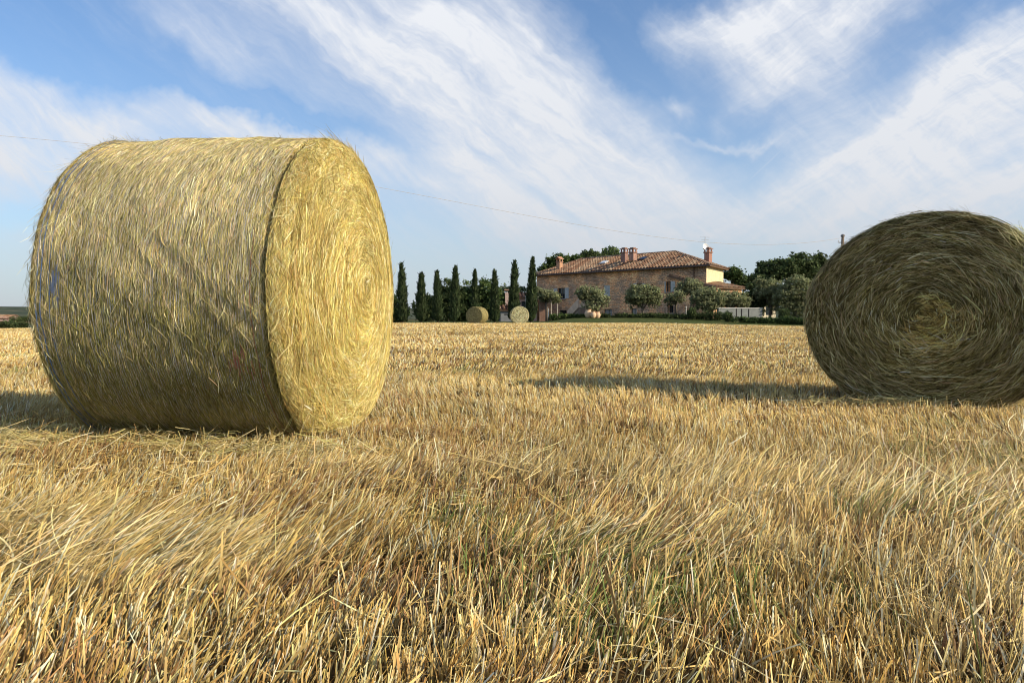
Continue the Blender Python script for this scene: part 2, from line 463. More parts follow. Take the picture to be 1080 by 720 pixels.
tag(stalk(862, 700, .13, -.5, (.26, .28, .08)), 'short green stalk leaning left beside the pale leaning stalk', 'stalk')

# ================================================================== BALES
def bale(loc, rz, R, L, seed, core, pal, palw, nd, nf, sag=.965, detail=True, bulge=.05, sw=.0018, face_pal=None, tuft=False, shade=1.0, wide=1.0, shoulder=0.0, low_shade_pal=None, barrel=0.0):
    """axis along local +X, the front end face at x=+L/2; origin on the ground below the middle"""
    global rng
    keep = rng; rng = np.random.default_rng(seed)
    root = empty('hay_bale', loc, rz)
    def section(th, r):
        y = r * np.cos(th) * wide; z = r * np.sin(th)
        z = np.where(z < -.86 * R, -.86 * R + (z + .86 * R) * .45, z)
        y = y * (1 + .035 * np.clip(-z / R, 0, 1))
        return y, z * sag + R * sag * (.86 + .14 * .45)
    def rad(th, x):
        return R * (1 + barrel * (.012 * (1 - (2 * x / L) ** 2) - .010 * (2 * x / L)) + .020 * (fbm(np.cos(th) * 2 + 5, np.sin(th) * 2 + x * 2, 1.5, 3) - .5) * 2 + .005 * (fbm(np.cos(th) * 5 + x * 3, np.sin(th) * 5 + x * 4, 1.5, 13) - .5) + .010 * (fbm(th * 3, x * 9, 1., 6) - .5))
    SH_ = .115 if shoulder > .05 else .05
    def drop(x):
        q = np.clip((x - (L / 2 - SH_)) / SH_, 0, 1)
        return .03 * np.clip((np.abs(x) / (L / 2) - .93) / .07, 0, 1) ** 2 + shoulder * (1 - np.sqrt(np.clip(1 - q ** 2, 0, 1)))
    # drum
    nt_, nx_ = (256, 72) if detail else (72, 14)
    th = np.linspace(0, 2 * np.pi, nt_, endpoint=False); xs = np.linspace(-1, 1, nx_)
    TH, XS = np.meshgrid(th, xs)
    xx = XS * L / 2
    edge = np.clip((np.abs(XS) - .93) / .07, 0, 1)
    groove = np.exp(-((xx - (L / 2 - .108)) / .014) ** 2) * .034 + np.exp(-((xx + (L / 2 - .07)) / .016) ** 2) * .018 if detail else 0
    rr = rad(TH, xx) - drop(xx) - groove
    yy, zz = section(TH, rr)
    V = np.stack([xx.ravel(), yy.ravel(), zz.ravel()], 1)
    i = np.arange(nx_ - 1)[:, None] * nt_; j = np.arange(nt_)[None, :]; j2 = (j + 1) % nt_
    Q = np.stack([(i + j), (i + j2), (i + nt_ + j2), (i + nt_ + j)], -1).reshape(-1, 4)
    fl = np.stack([xx.ravel(), np.cos(TH).ravel() * R + TH.ravel() * .8, np.sin(TH).ravel()], 1)
    drum = np_mesh('rolled_side', V, Q, core, root, smooth=True, flow=fl)
    # faces
    def face(sgn, name):
        nr = 60 if detail else 12
        rs = np.linspace(0.02, 1, nr)
        TH, RS = np.meshgrid(th, rs)
        r0 = rad(TH, sgn * L / 2) - float(drop(np.array(sgn * L / 2)))
        dome = bulge * (1 - RS ** 2) ** 1.25 * (1 + .3 * (fbm(RS * np.cos(TH) * 3, RS * np.sin(TH) * 3, 1, 8) - .5))
        fade = 1 - RS ** 8
        ridg = .010 * (vnoise(RS * 16, np.cos(TH) * 2, 1, 2) - .5) + .012 * (fbm(RS * 9, np.cos(TH) * 3, 1., 4) - .5)
        core_in = -.05 * np.exp(-(RS / .13) ** 2) if tuft else 0
        x = sgn * (L / 2 + dome + (ridg + core_in) * fade)
        yy, zz = section(TH, r0 * RS)
        V = np.stack([x.ravel(), yy.ravel(), zz.ravel()], 1)
        i = np.arange(nr - 1)[:, None] * nt_; j = np.arange(nt_)[None, :]; j2 = (j + 1) % nt_
        Q = np.stack([(i + j), (i + nt_ + j), (i + nt_ + j2), (i + j2)], -1).reshape(-1, 4)
        if sgn < 0: Q = Q[:, ::-1]
        fl = np.stack([(RS * R).ravel() * 1.0, (TH * .7 * R).ravel(), 0 * TH.ravel()], 1)
        ob = np_mesh(name, V, Q, core, root, smooth=True, flow=fl)
        return ob
    face(1, 'end_face'); face(-1, 'end_face')
    # straw over the drum
    def drum_strands(n, ln, lift, w, pal_, w_, wild=0.0, x0=-1, x1=1, spread=.12, segs=4):
        t0 = rng.uniform(0, 2 * np.pi, n); x = rng.uniform(x0, x1, n) * L / 2 * .985
        l = ln * rng.lognormal(0, .5, n)
        sl = rng.normal(0, spread, n); cv = rng.normal(0, .4, n)
        t = np.linspace(-.5, .5, segs + 1)[None]
        thh = t0[:, None] + (l[:, None] * t) / R
        xxx = x[:, None] + sl[:, None] * l[:, None] * t + cv[:, None] * l[:, None] * t ** 2
        xxx = np.clip(xxx, -L / 2 - .02, L / 2 + .02)
        li = lift * rng.random(n)[:, None] + wild * l[:, None] * np.abs(t + .5) ** 2 * rng.random(n)[:, None] * 1.
        rr = rad(thh, xxx) + .003 + li - drop(xxx)
        if detail:
            rr -= np.exp(-((xxx - (L / 2 - .108)) / .011) ** 2) * .030
        y, z = section(thh, rr); C = np.stack([xxx, y, z], -1)
        sd = np.zeros((n, 3)); sd[:, 0] = 1; sd[:, 1] = rng.normal(0, .5, n); sd[:, 2] = rng.normal(0, .5, n)
        W = w * rng.lognormal(0, .35, n)[:, None] * np.array([.5] + [1] * (segs - 1) + [.4])[None]
        c = pick(pal_, w_, n, .2)
        if low_shade_pal:  # shade of the lower half painted in as darker olive strands
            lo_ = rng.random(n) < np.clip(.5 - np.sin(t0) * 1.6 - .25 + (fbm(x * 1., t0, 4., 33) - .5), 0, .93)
            c[lo_] = pick(low_shade_pal, [1] * len(low_shade_pal), int(lo_.sum()), .2)
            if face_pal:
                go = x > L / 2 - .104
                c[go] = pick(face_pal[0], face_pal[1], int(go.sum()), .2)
        blot = fbm(x * 1., t0 * R, 5., 12)[:, None]
        return ribbons(C, norm(sd), W, c * (.50 + .65 * blot + .45 * fbm(x, t0 * R, 22., 44)[:, None]))
    def face_strands(n, sgn, ln, w, pal_, w_, rmin=0.0, rmax=1.0, tang=.30, lift=.012, rpow=.5, segs=4, wild=0, arcs=(0, 2 * np.pi)):
        u = rmin + (rmax - rmin) * rng.random(n) ** rpow; th0 = rng.uniform(arcs[0], arcs[1], n)
        l = ln * rng.lognormal(0, .45, n); l = np.minimum(l, .5 * u * R + .05)
        t = np.linspace(-.5, .5, segs + 1)[None]
        a = rng.normal(0, tang, n)
        # straight-ish strand laid along the tangent, bending with the winding
        cy = u * np.cos(th0) * R; cz = u * np.sin(th0) * R
        dy = -np.sin(th0 + a); dz = np.cos(th0 + a)
        kap = 1 / np.maximum(u * R, .22) * rng.uniform(.5, 1.1, n)
        yy = cy[:, None] + dy[:, None] * l[:, None] * t - np.cos(th0)[:, None] * kap[:, None] * (l[:, None] * t) ** 2 * .5
        zz = cz[:, None] + dz[:, None] * l[:, None] * t - np.sin(th0)[:, None] * kap[:, None] * (l[:, None] * t) ** 2 * .5
        de = float(drop(np.array(L / 2))); arc = 1.25 * max(de, .03) + .03
        thp = np.arctan2(zz, yy); rf = rad(thp, sgn * L / 2) - de
        rho = np.hypot(yy, zz) / R * (rf + arc)                     # distance from the middle measured over the face and round its shoulder
        ph = np.clip((rho - rf) / arc, 0, 1) * 1.45
        dome = bulge * (1 - np.minimum(rho / rf, 1) ** 2) ** 1.25
        li = .004 + lift * rng.random(n)[:, None] + wild * l[:, None] * (t + .5) ** 2 * rng.random(n)[:, None]
        x = sgn * (L / 2 + dome - SH_ * (1 - np.cos(ph)) * (1 if sgn > 0 else .4) + li * np.cos(ph))
        rr = np.where(rho < rf, rho, rf + de * np.sin(ph)) + li * np.sin(ph)
        y, z = section(thp, rr); C = np.stack([x, y, z], -1)
        rd = np.stack([-.8 * (u > .9) * sgn, np.cos(th0), np.sin(th0)], 1) + np.stack([rng.normal(0, .6, n), 0 * u, 0 * u], 1)
        W = w * rng.lognormal(0, .35, n)[:, None] * np.array([.5] + [1] * (segs - 1) + [.4])[None]
        c = pick(pal_, w_, n, .2)
        ring = vnoise(u * 14, np.cos(th0) * 1.2 + np.sin(th0), 1., 14)[:, None]; blot = fbm(cy, cz, 4., 15)[:, None]
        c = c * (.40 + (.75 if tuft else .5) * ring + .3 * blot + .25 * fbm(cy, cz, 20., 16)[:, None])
        if tuft: c = c * rng.lognormal(-.08, .45, (n, 1))
        return ribbons(C, norm(rd), W, np.clip(c, 0, .9))
    fp = face_pal or (pal, palw)
    V, Q, c = merge([drum_strands(int(nd * .8), .060, .004, sw, pal, palw, spread=.09), drum_strands(int(nd * .16), .05, .006, sw * .9, pal, palw, .01, spread=.6), drum_strands(int(nd * .06), .08, .008, sw, fp[0], fp[1], .02, .83, .96, spread=.35)])
    np_mesh('side_straw', V, Q, M_straw, root, colr=c * shade)
    fs = [face_strands(nf, 1, .040 if tuft else .060, sw, fp[0], fp[1]), face_strands(nf // 4, 1, .07, sw, fp[0], fp[1], tang=.8, lift=.014)]
    if tuft:
        fs.append(face_strands(5000, 1, .08, sw, [(.50, .42, .22), (.62, .54, .30), (.40, .34, .15), (.42, .31, .16)], [2, 1, 2, 1], 0.15, 1, tang=.30, lift=.03))
        fs.append(face_strands(900, 1, .11, sw * .9, [(.72, .62, .32), (.60, .55, .22)], [1, 1], 0.62, .98, tang=.5, lift=.05, wild=.3, arcs=(-.5, .9)))
        fs.append(face_strands(1000, 1, .11, sw * 1.7, [(.64, .48, .16), (.36, .28, .09), (.80, .64, .26), (.08, .06, .02)], [2, 2, 1, 2], 0.0, .19, tang=1.8, lift=.06, wild=.5, rpow=.7, arcs=(-2.6, 1.6))); fs.append(face_strands(700, 1, .10, sw * 1.3, [(.50, .40, .15), (.70, .58, .26)], [1, 1], 0.05, .36, tang=1.2, lift=.05, wild=.4, rpow=.9, arcs=(-2.3, .3)))  # near-black strands paint the shaded gaps of the core
    V, Q, c = merge(fs)
    np_mesh('end_face_straw', V, Q, M_straw, root, colr=c * shade)
    V, Q, c = face_strands(nf // 4, -1, .085, sw, fp[0], fp[1])
    if detail: np_mesh('end_face_straw', V, Q, M_straw, root, colr=c * shade)
    # fringe of stray stems on rim and outline
    nfz = 2600 if detail else 200
    if detail: V, Q, c = merge([drum_strands(nfz, .06, .012, sw * .7, pal, palw, .55, .9, 1.0, .9), drum_strands(nfz, .06, .012, sw * .7, pal, palw, .5, -1., -.9, .9),
                     drum_strands(nfz // 3, .07, .01, sw * .7, pal, palw, .4, -.9, .9, .8)])
    if detail: np_mesh('stray_straw', V, Q, M_straw, root, colr=c * shade)
    rng = keep
    return root, section, rad

PAL_SIDE = [(.72, .60, .33), (.80, .69, .42), (.60, .51, .22), (.46, .40, .14), (.92, .82, .54), (.64, .48, .32)]
PAL_LOW_SHADE = [(.36, .32, .12), (.28, .26, .08), (.46, .40, .18), (.54, .47, .24), (.22, .20, .07)]  # olive straw tones with the underside's shade painted in
PAL_FACE = [(.78, .64, .27), (.86, .74, .36), (.64, .50, .17), (.46, .39, .12), (.96, .88, .55), (.54, .36, .14)]
PAL_SHADED = [(.125, .105, .032), (.18, .148, .05), (.05, .042, .014), (.29, .24, .09), (.56, .47, .21)]  # shade of the camera-facing end put into these dark straw tones
core_l = bale_core_mat('hay_golden', (.10, .085, .03), (.26, .22, .09), (.42, .36, .17))
core_r = bale_core_mat('hay_olive_shaded', (.02, .018, .008), (.07, .06, .024), (.18, .15, .065))  # olive hay, darkened so the bale's shade sits in its colour

R1 = .83; L1 = 1.25
a1 = math.radians(8)
fcx, fcy = -.856, 4.42
ax, ay = math.cos(a1), -math.sin(a1)
bx, by = fcx - ax * L1 / 2, fcy - ay * L1 / 2
b1, sec1, rad1 = bale((bx, by, T(bx, by) + .012), -a1, R1, L1, 11, core_l, PAL_SIDE, [20, 18, 18, 12, 10, 10], 150000, 90000, face_pal=(PAL_FACE, [20, 16, 18, 14, 8, 12]), bulge=.075, sw=.00105, shoulder=.085, barrel=1.0, low_shade_pal=PAL_LOW_SHADE)
for _o in b1.children:
    if _o.name.startswith(('side_straw', 'end_face_straw')):
        _a = _o.data.attributes['Col']; _b = np.empty(len(_a.data) * 4, dtype=np.float32); _a.data.foreach_get('color', _b)
        _b = _b.reshape(-1, 4); _b[:, :3] *= (1.05, 1.02, .87); _a.data.foreach_set('color', _b.ravel())
tag(b1, 'large round straw bale with sunlit golden end face and grey net wrap', 'hay bale', 'round bales lying in the field')

# net wrap of the near bale: fine threads wound round it
def rings(xlist, w, colr, root, sec, rad_, name, lift=.006, wob=.004, arc=(0, 2 * math.pi)):
    parts = []
    n = 220; th = np.linspace(arc[0], arc[1], n)
    for x in xlist:
        xx = x + wob * (fbm(th * 6, th * 0 + x * 50, 1., 2) - .5) * 4
        rr = rad_(th, xx) + lift
        y, z = sec(th, rr)
        C = np.stack([xx, y, z], -1)[None]
        parts.append(ribbons(C, np.array([[1., 0, 0]]), np.full((1, n), w * random.uniform(.6, 1.3)), np.array([colr]) * random.uniform(.7, 1.2)))
    V, Q, c = merge(parts)
    return np_mesh(name, V, Q, M_straw, root, colr=c)
xs = list(np.arange(-L1 / 2 + .06, L1 / 2 - .125, .0115))
rings(xs, .0012, (.78, .72, .66), b1, sec1, rad1, 'net_wrap')
rings([-L1 / 2 + .055, -L1 / 2 + .075, -L1 / 2 + .12], .0022, (.16, .26, .46), b1, sec1, rad1, 'blue_thread', .010)
rings([L1 / 2 - .17], .0014, (.50, .17, .12), b1, sec1, rad1, 'red_thread', .009, arc=(math.pi * .9, math.pi * 1.45))
# small torn patches of coloured wrap
def patch_strands(root, x, th, sx, st, n, c, name):
    t0 = np.random.default_rng(5).normal(0, 1, (n, 2))
    t = np.linspace(-.5, .5, 4)[None]
    xx = x + t0[:, :1] * sx + 0 * t; tt = th + t0[:, 1:] * st + .06 * t
    y, z = sec1(tt, rad1(tt, xx) + .008)
    V, Q, cc = ribbons(np.stack([xx, y, z], -1), np.repeat(np.array([[1., 0, 0]]), n, 0), np.full((n, 4), .0016), np.repeat(np.array([c]), n, 0))
    np_mesh(name, V, Q, M_straw, root, colr=cc)
patch_strands(b1, -L1 / 2 + .15, math.pi * 1.0, .014, .05, 26, (.17, .22, .34), 'blue_thread')
patch_strands(b1, L1 / 2 - .24, math.pi * 1.14, .035, .045, 24, (.46, .19, .13), 'red_thread')

R2 = .785; L2 = 1.2
b2c = Vector((3.06, 6.08))
nrm = Vector((-.60, -.80)).normalized()
b2p = b2c - nrm * (L2 / 2)
b2, _, _ = bale((b2p.x, b2p.y, T(b2p.x, b2p.y) + .0), math.atan2(nrm.y, nrm.x), R2, L2, 23, core_r, PAL_SHADED, [18, 18, 14, 12, 8], 50000, 105000, bulge=.045, sw=.00135, shoulder=.045, tuft=True, sag=.955, wide=1.11)
tag(b2, 'round hay bale with its dark spiral end face turned to the camera, in shade', 'hay bale', 'round bales lying in the field')

far_pal = [(.56, .46, .20), (.46, .38, .16), (.36, .30, .12)]
def far_bale(px, D, R, ang, seed, label, fp):
    x, y = at(px, D)
    b, _, _ = bale((x, y, T(x, y)), ang, R, 1.2, seed, core_l, far_pal, [2, 2, 1], 1500, 1500, detail=False, sw=.010, face_pal=fp)
    tag(b, label, 'hay bale', 'round bales lying in the field')
far_bale(503.5, 64.5, .70, math.radians(-112), 31, 'far hay bale seen from its dull curved side, in front of the cypresses', (far_pal, [1, 2, 2]))
far_bale(547.5, 65, .72, math.radians(-86), 33, 'far pale yellow bale with round end face showing, beside the tallest cypresses', ([(.92, .82, .46), (.84, .72, .38)], [1, 1]))

# ================================================================== VEGETATION
def leaf_cloud(name, lobes, n, size, pal, w, parent, dense=.55, clump=.38, colr_noise=1.6, updown=.35, seed=0):
    """leaf-sized quads scattered through ellipsoid lobes (cx,cy,cz,rx,ry,rz)"""
    global rng
    keep = rng; rng = np.random.default_rng(1000 + seed); n = int(n * (3.0 if pal is P_OLIVE else 1.9)); size = size * (.72 if pal is P_OLIVE else 1)
    lob = np.array(lobes, dtype=float)
    vol = (lob[:, 3] * lob[:, 4] * lob[:, 5]) ** .67
    idx = rng.choice(len(lob), n, p=vol / vol.sum())
    d = norm(rng.normal(0, 1, (n, 3)))
    r = rng.random(n) ** dense
    # ragged outline: the radius changes with direction
    rag = 1 + .32 * (fbm(d[:, 0] * 2.4 + idx * 3.1, d[:, 2] * 2.4 + d[:, 1] * 2.0, 1.3, 5) - .5) * 2
    P = lob[idx, :3] + d * (r * rag)[:, None] * lob[idx, 3:]
    # gather into clumps
    cs = size * 3.2
    g_ = np.round(P / cs) * cs + (np.modf(np.abs(np.sin(np.round(P / cs) @ np.array([[12.9, 78.2, 37.7], [39.3, 11.1, 83.1], [73.1, 52.2, 9.1]])) * 43758.5))[0] - .5) * cs
    P = P * (1 - clump) + g_ * clump + rng.normal(0, size * .55, (n, 3))
    keepm = fbm(P[:, 0] + P[:, 1] * .5, P[:, 2] + P[:, 1] * .3, 1.1 / max(size * 3.2, .25), 17) > .30
    P, d, idx, r = P[keepm], d[keepm], idx[keepm], r[keepm]; n = len(P)
    nn = norm(d * .7 + rng.normal(0, .8, (n, 3)) + np.array([0, 0, .3]))
    a = norm(np.cross(nn, rng.normal(0, 1, (n, 3)))); b = np.cross(nn, a)
    s = size * rng.lognormal(0, .3, n)[:, None]
    A = P - a * s * .5 ; B = P + b * s * .28; C = P + a * s * .5; D_ = P - b * s * .28
    V = np.stack([A, B, C, D_], 1).reshape(-1, 3)
    Q = np.arange(n * 4).reshape(-1, 4)
    c = pick(pal, w, n, .14)
    blot = fbm(P[:, 0] + P[:, 1], P[:, 2] * 1.2, colr_noise, 19)
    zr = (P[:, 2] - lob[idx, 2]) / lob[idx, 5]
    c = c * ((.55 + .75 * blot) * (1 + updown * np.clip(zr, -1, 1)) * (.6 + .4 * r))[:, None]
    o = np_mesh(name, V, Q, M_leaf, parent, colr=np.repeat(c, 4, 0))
    rng = keep
    return o

def trunk_mesh(h, r, parent, lobes, cl=(.16, .12, .09), seed=0, forks=4):
    rd = random.Random(seed)
    m = MB()
    bend = rd.uniform(-.06, .06) * h
    top = (bend, rd.uniform(-.05, .05) * h, h)
    m.tube([(0, 0, -.15), (bend * .2, 0, h * .3), (bend * .6, 0, h * .65), top], [r * 1.35, r, r * .85, r * .7], 8, cl)
    for k in range(forks):
        lb = lobes[k % len(lobes)]
        e = (lb[0] * .8, lb[1] * .8, lb[2])
        mid = ((top[0] + e[0]) / 2 + rd.uniform(-.1, .1) * h, (top[1] + e[1]) / 2, (top[2] * .6 + e[2] * .4) + .1 * h)
        m.tube([(top[0] * .8, top[1] * .8, top[2] * .85), mid, e], [r * .6, r * .42, r * .15], 6, cl)
    return m.build('trunk', M_bark, parent, smooth=True)

P_CYP = [(.055, .078, .032), (.075, .10, .042), (.035, .052, .024), (.11, .135, .055)]
P_OLIVE = [(.27, .28, .14), (.31, .32, .16), (.22, .24, .11), (.35, .36, .20), (.23, .24, .11)]
P_OAK = [(.08, .12, .035), (.11, .15, .045), (.045, .07, .02), (.16, .20, .07)]
P_DARK = [(.07, .095, .035), (.095, .125, .045), (.04, .06, .022), (.13, .16, .06)]

def cypress(px, ytop, wpx, D, seed, label):
    x, y = at(px, D); z0 = T(x, y)
    h = zat(ytop, D) - z0; w = wpx / F * D / 2 * 1.10
    root = empty('cypress_tree', (x, y, z0)); tag(root, label, 'cypress', 'slim cypresses in a row along the field edge')
    r = np.random.default_rng(seed); w *= r.uniform(.85, 1.2)
    n = 5200
    t = r.random(n) ** 1.15
    prof = w * np.clip(np.minimum(1, (t / .06) ** .6) * (1 - t ** 2.2) ** .8, 0.03, 1) * (.80 + .25 * np.sin(t * 23 + seed) * .3 + .35 * (fbm(t * 9, t * 0 + seed, 1, 3) - .35))
    th = r.uniform(0, 2 * np.pi, n); side_ir = 1 + .22 * (fbm(np.cos(th) * 2 + seed, t * 14, 1, 6) - .5) * 2
    rr = prof * side_ir * r.random(n) ** .4
    leanx = .07 * (r.random() - .5) * h
    P = np.stack([rr * np.cos(th) + leanx * t, rr * np.sin(th), .12 + t * (h - .12)], 1)
    out = np.stack([np.cos(th), np.sin(th), 0 * th], 1)
    up = norm(out * .35 + np.array([0, 0, 1.]) + r.normal(0, .25, (n, 3)))
    sd = norm(np.cross(up, out + r.normal(0, .5, (n, 3))))
    s = (.20 * r.lognormal(0, .3, n))[:, None]
    V = np.stack([P - sd * s * .18, P + sd * s * .18, P + up * s + sd * s * .05, P + up * s - sd * s * .05], 1).reshape(-1, 3)
    global rng
    c = pick(P_CYP, [3, 3, 2, 1], n, .2) * (.6 + .8 * fbm(P[:, 0] * 2 + P[:, 1] * 2 + seed, P[:, 2] * 2, 1.5, 9))[:, None]
    np_mesh('crown', V, np.arange(n * 4).reshape(-1, 4), M_leaf, root, colr=np.repeat(c, 4, 0))
    m = MB(); m.tube([(0, 0, -.1), (0, 0, .5), (leanx * .5, 0, h * .6)], [.09, .08, .03], 8, (.14, .10, .07)); m.build('trunk', M_bark, root, smooth=True)

cyp = [(425, 279.5, 11, 71, 'cypress at the start of the row, right beside the large straw bale'),
       (444.5, 290, 10.5, 71, 'short cypress second in the row from the large straw bale'),
       (462, 287.5, 9, 71, 'cypress third in the row, with dark bushes to its right'),
       (479, 282.5, 9.5, 71.5, 'cypress fourth in the row, rising out of dark round trees'),
       (500.5, 286.5, 7.5, 72, 'thin cypress directly behind the dull far hay bale'),
       (522, 287, 9.5, 72, 'cypress standing between the two far hay bales'),
       (541.5, 276.5, 10.5, 72.5, 'tall cypress behind the pale yellow far bale'),
       (560, 273, 11, 73, 'tallest cypress, nearest to the farmhouse corner')]
for k, (px, yt, w, D, lb) in enumerate(cyp): cypress(px, yt, w, D, 40 + k, lb)

def tree(name, px, D, ybot, boxes, label, cat, n, size, pal, w, trunk_h=None, trunk_r=.15, group=None, seed=0, dense=.5, forks=4, colr_noise=1.4, bark=(.16, .13, .10)):
    """boxes: crown lobes given as sight-line (px, py, half width px, half height px)"""
    x, y = at(px, D); z0 = T(x, y)
    root = empty(name, (x, y, z0)); tag(root, label, cat, group)
    k = D / F
    lobes = []
    rd = random.Random(seed)
    for (lx, ly, hw, hh) in boxes:
        wx = (lx - 540) * k - x; wz = zat(ly, D) - z0
        lobes.append((wx, rd.uniform(-.3, .3) * hw * k, wz, hw * k * 1.12, hw * k, hh * k * 1.1))
    for q in range(5):
        b0 = lobes[rd.randrange(len(boxes))]; a_ = rd.uniform(0, 6.28); e_ = rd.uniform(-.3, 1.0)
        lobes.append((b0[0] + math.cos(a_) * b0[3] * .85, b0[1] + math.sin(a_) * b0[4] * .6, b0[2] + e_ * b0[5] * .8, b0[3] * rd.uniform(.3, .5), b0[4] * .4, b0[5] * rd.uniform(.3, .5)))
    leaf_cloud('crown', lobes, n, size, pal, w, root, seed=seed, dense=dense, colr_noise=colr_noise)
    th = trunk_h if trunk_h else max(.6, min(l[2] - l[5] * .5 for l in lobes))
    trunk_mesh(th, trunk_r, root, lobes, bark, seed, forks)
    return root

G_OL = 'olive trees in front of the farmhouse'
OW = [4, 4, 3, 2, 2]
tree('olive_tree', 577, 84, 0, [(577, 312, 10, 6), (571, 310, 7, 5), (585, 314, 6, 5)], 'thin pale olive tree at the farmhouse left corner, over the brick pillar', 'olive tree', 2200, .22, P_OLIVE, OW, group=G_OL, seed=1)
tree('olive_tree', 625, 80, 0, [(625, 312, 12, 8), (618, 309, 8, 6), (633, 317, 8, 7), (625, 324, 9, 6)], 'olive tree beside the outside stair, before the shuttered window', 'olive tree', 3800, .22, P_OLIVE, OW, group=G_OL, seed=2)
tree('olive_tree', 678, 80, 0, [(678, 313, 13, 9), (668, 314, 9, 8), (689, 314, 9, 9), (679, 305, 11, 5)], 'broad dark olive tree with two stems before the middle of the farmhouse', 'olive tree', 5200, .22, P_OLIVE, [3, 2, 5, 1, 3], trunk_h=1.0, group=G_OL, seed=3)
tree('olive_tree', 713, 82, 0, [(713, 314, 8, 6), (708, 316, 6, 5)], 'small sparse olive tree below the open shuttered window', 'olive tree', 1500, .2, P_OLIVE, [4, 5, 2, 3, 2], group=G_OL, seed=4)
tree('olive_tree', 729, 84, 0, [(730, 303, 11, 7), (722, 305, 8, 6), (736, 308, 8, 6)], 'silvery olive tree reaching up to the right corner of the farmhouse', 'olive tree', 3200, .22, P_OLIVE, [4, 5, 2, 3, 2], group=G_OL, seed=5)
tree('olive_tree', 747, 79, 0, [(746, 313, 12, 9), (738, 315, 9, 9), (755, 315, 9, 9), (747, 321, 12, 8)], 'dense dark green olive tree below the yellow gable wall', 'olive tree', 4800, .22, P_OLIVE, [3, 2, 5, 1, 3], group=G_OL, seed=6)
tree('olive_tree', 773, 80, 0, [(773, 317, 12, 8), (764, 316, 9, 8), (782, 319, 8, 8)], 'low olive tree in front of the tiled annex', 'olive tree', 4200, .22, P_OLIVE, [4, 3, 3, 2, 3], group=G_OL, seed=7)
tree('garden_tree', 796, 84, 0, [(796, 311, 10, 13), (790, 319, 8, 11), (802, 318, 9, 11)], 'dark round tree right of the tiled annex roof', 'tree', 4200, .26, P_DARK, [3, 3, 3, 1], seed=8)
tree('olive_tree', 812, 82, 0, [(812, 305, 12, 10), (820, 315, 10, 13), (804, 308, 9, 7)], 'tall silvery olive tree in front of the cream cottage', 'olive tree', 4200, .24, P_OLIVE, [4, 3, 4, 1, 3], group=G_OL, seed=9)
tree('olive_tree', 839, 80, 0, [(839, 308, 16, 14), (828, 316, 11, 14), (852, 314, 12, 16), (840, 298, 12, 6), (842, 324, 16, 9)], 'largest grey green olive tree, next to the shaded hay bale', 'olive tree', 7000, .24, P_OLIVE, [4, 2, 5, 1, 3], group=G_OL, seed=10)
G_OK = 'dark trees beyond the garden'
oaks = [(815, 135, [(815, 290, 16, 12), (803, 298, 12, 9), (826, 284, 13, 10)], 'dark oak at the low left end of the wood behind the olives'),
        (842, 138, [(842, 285, 17, 13), (838, 279, 10, 7), (853, 284, 12, 11)], 'highest dark oak of the wood behind the olives'),
        (870, 140, [(868, 288, 18, 14), (880, 290, 15, 14), (862, 283, 9, 7), (866, 310, 16, 18)], 'dark oak partly hidden by the shaded hay bale')]
for k, (px, D, bx_, lb) in enumerate(oaks):
    tree('oak_tree', px, D, 0, bx_, lb, 'oak', 8000, .42, P_DARK, [4, 4, 2, 1.5], group=G_OK, seed=20 + k, trunk_r=.3, colr_noise=.7)
tree('small_tree', 771, 128, 0, [(771, 289.5, 8, 6), (777, 292, 6, 5)], 'green tree showing behind the annex roof next to the yellow wall', 'tree', 2600, .35, P_OAK, [3, 3, 3, 1], seed=24)
tree('small_tree', 784, 150, 0, [(785, 299, 9, 6), (796, 301, 8, 5)], 'distant low tree between the annex roof and the dark oaks', 'tree', 2600, .35, P_OAK, [3, 3, 3, 1], seed=25)
tree('leafy_tree', 583, 135, 0, [(585, 280, 9, 7), (577, 286, 8, 6), (592, 276, 7, 6)], 'green tree rising behind the left end of the farmhouse roof', 'tree', 4200, .38, P_OAK, [3, 4, 3, 1], group='green trees rising behind the farmhouse roof', seed=26, trunk_r=.25)
tree('leafy_tree', 605, 136, 0, [(605, 276, 8, 6), (601, 281, 9, 6)], 'green round tree behind the roof, right of the small terracotta chimney', 'tree', 3200, .38, P_OAK, [3, 4, 3, 1], group='green trees rising behind the farmhouse roof', seed=27, trunk_r=.25)
tree('leafy_tree', 623, 137, 0, [(622, 272, 7, 5), (631, 273, 7, 4)], 'dark green tree behind the left end of the roof ridge', 'tree', 2800, .38, P_DARK, [3, 4, 2, 3], group='green trees rising behind the farmhouse roof', seed=28, trunk_r=.25)
tree('leafy_tree', 645, 138, 0, [(645, 269, 7, 6), (652, 272, 6, 4)], 'light green tree behind the roof ridge next to the double chimney', 'tree', 2800, .36, [(.12, .17, .06), (.16, .21, .08), (.09, .13, .05)], [1, 1, 1], group='green trees rising behind the farmhouse roof', seed=29, trunk_r=.25)
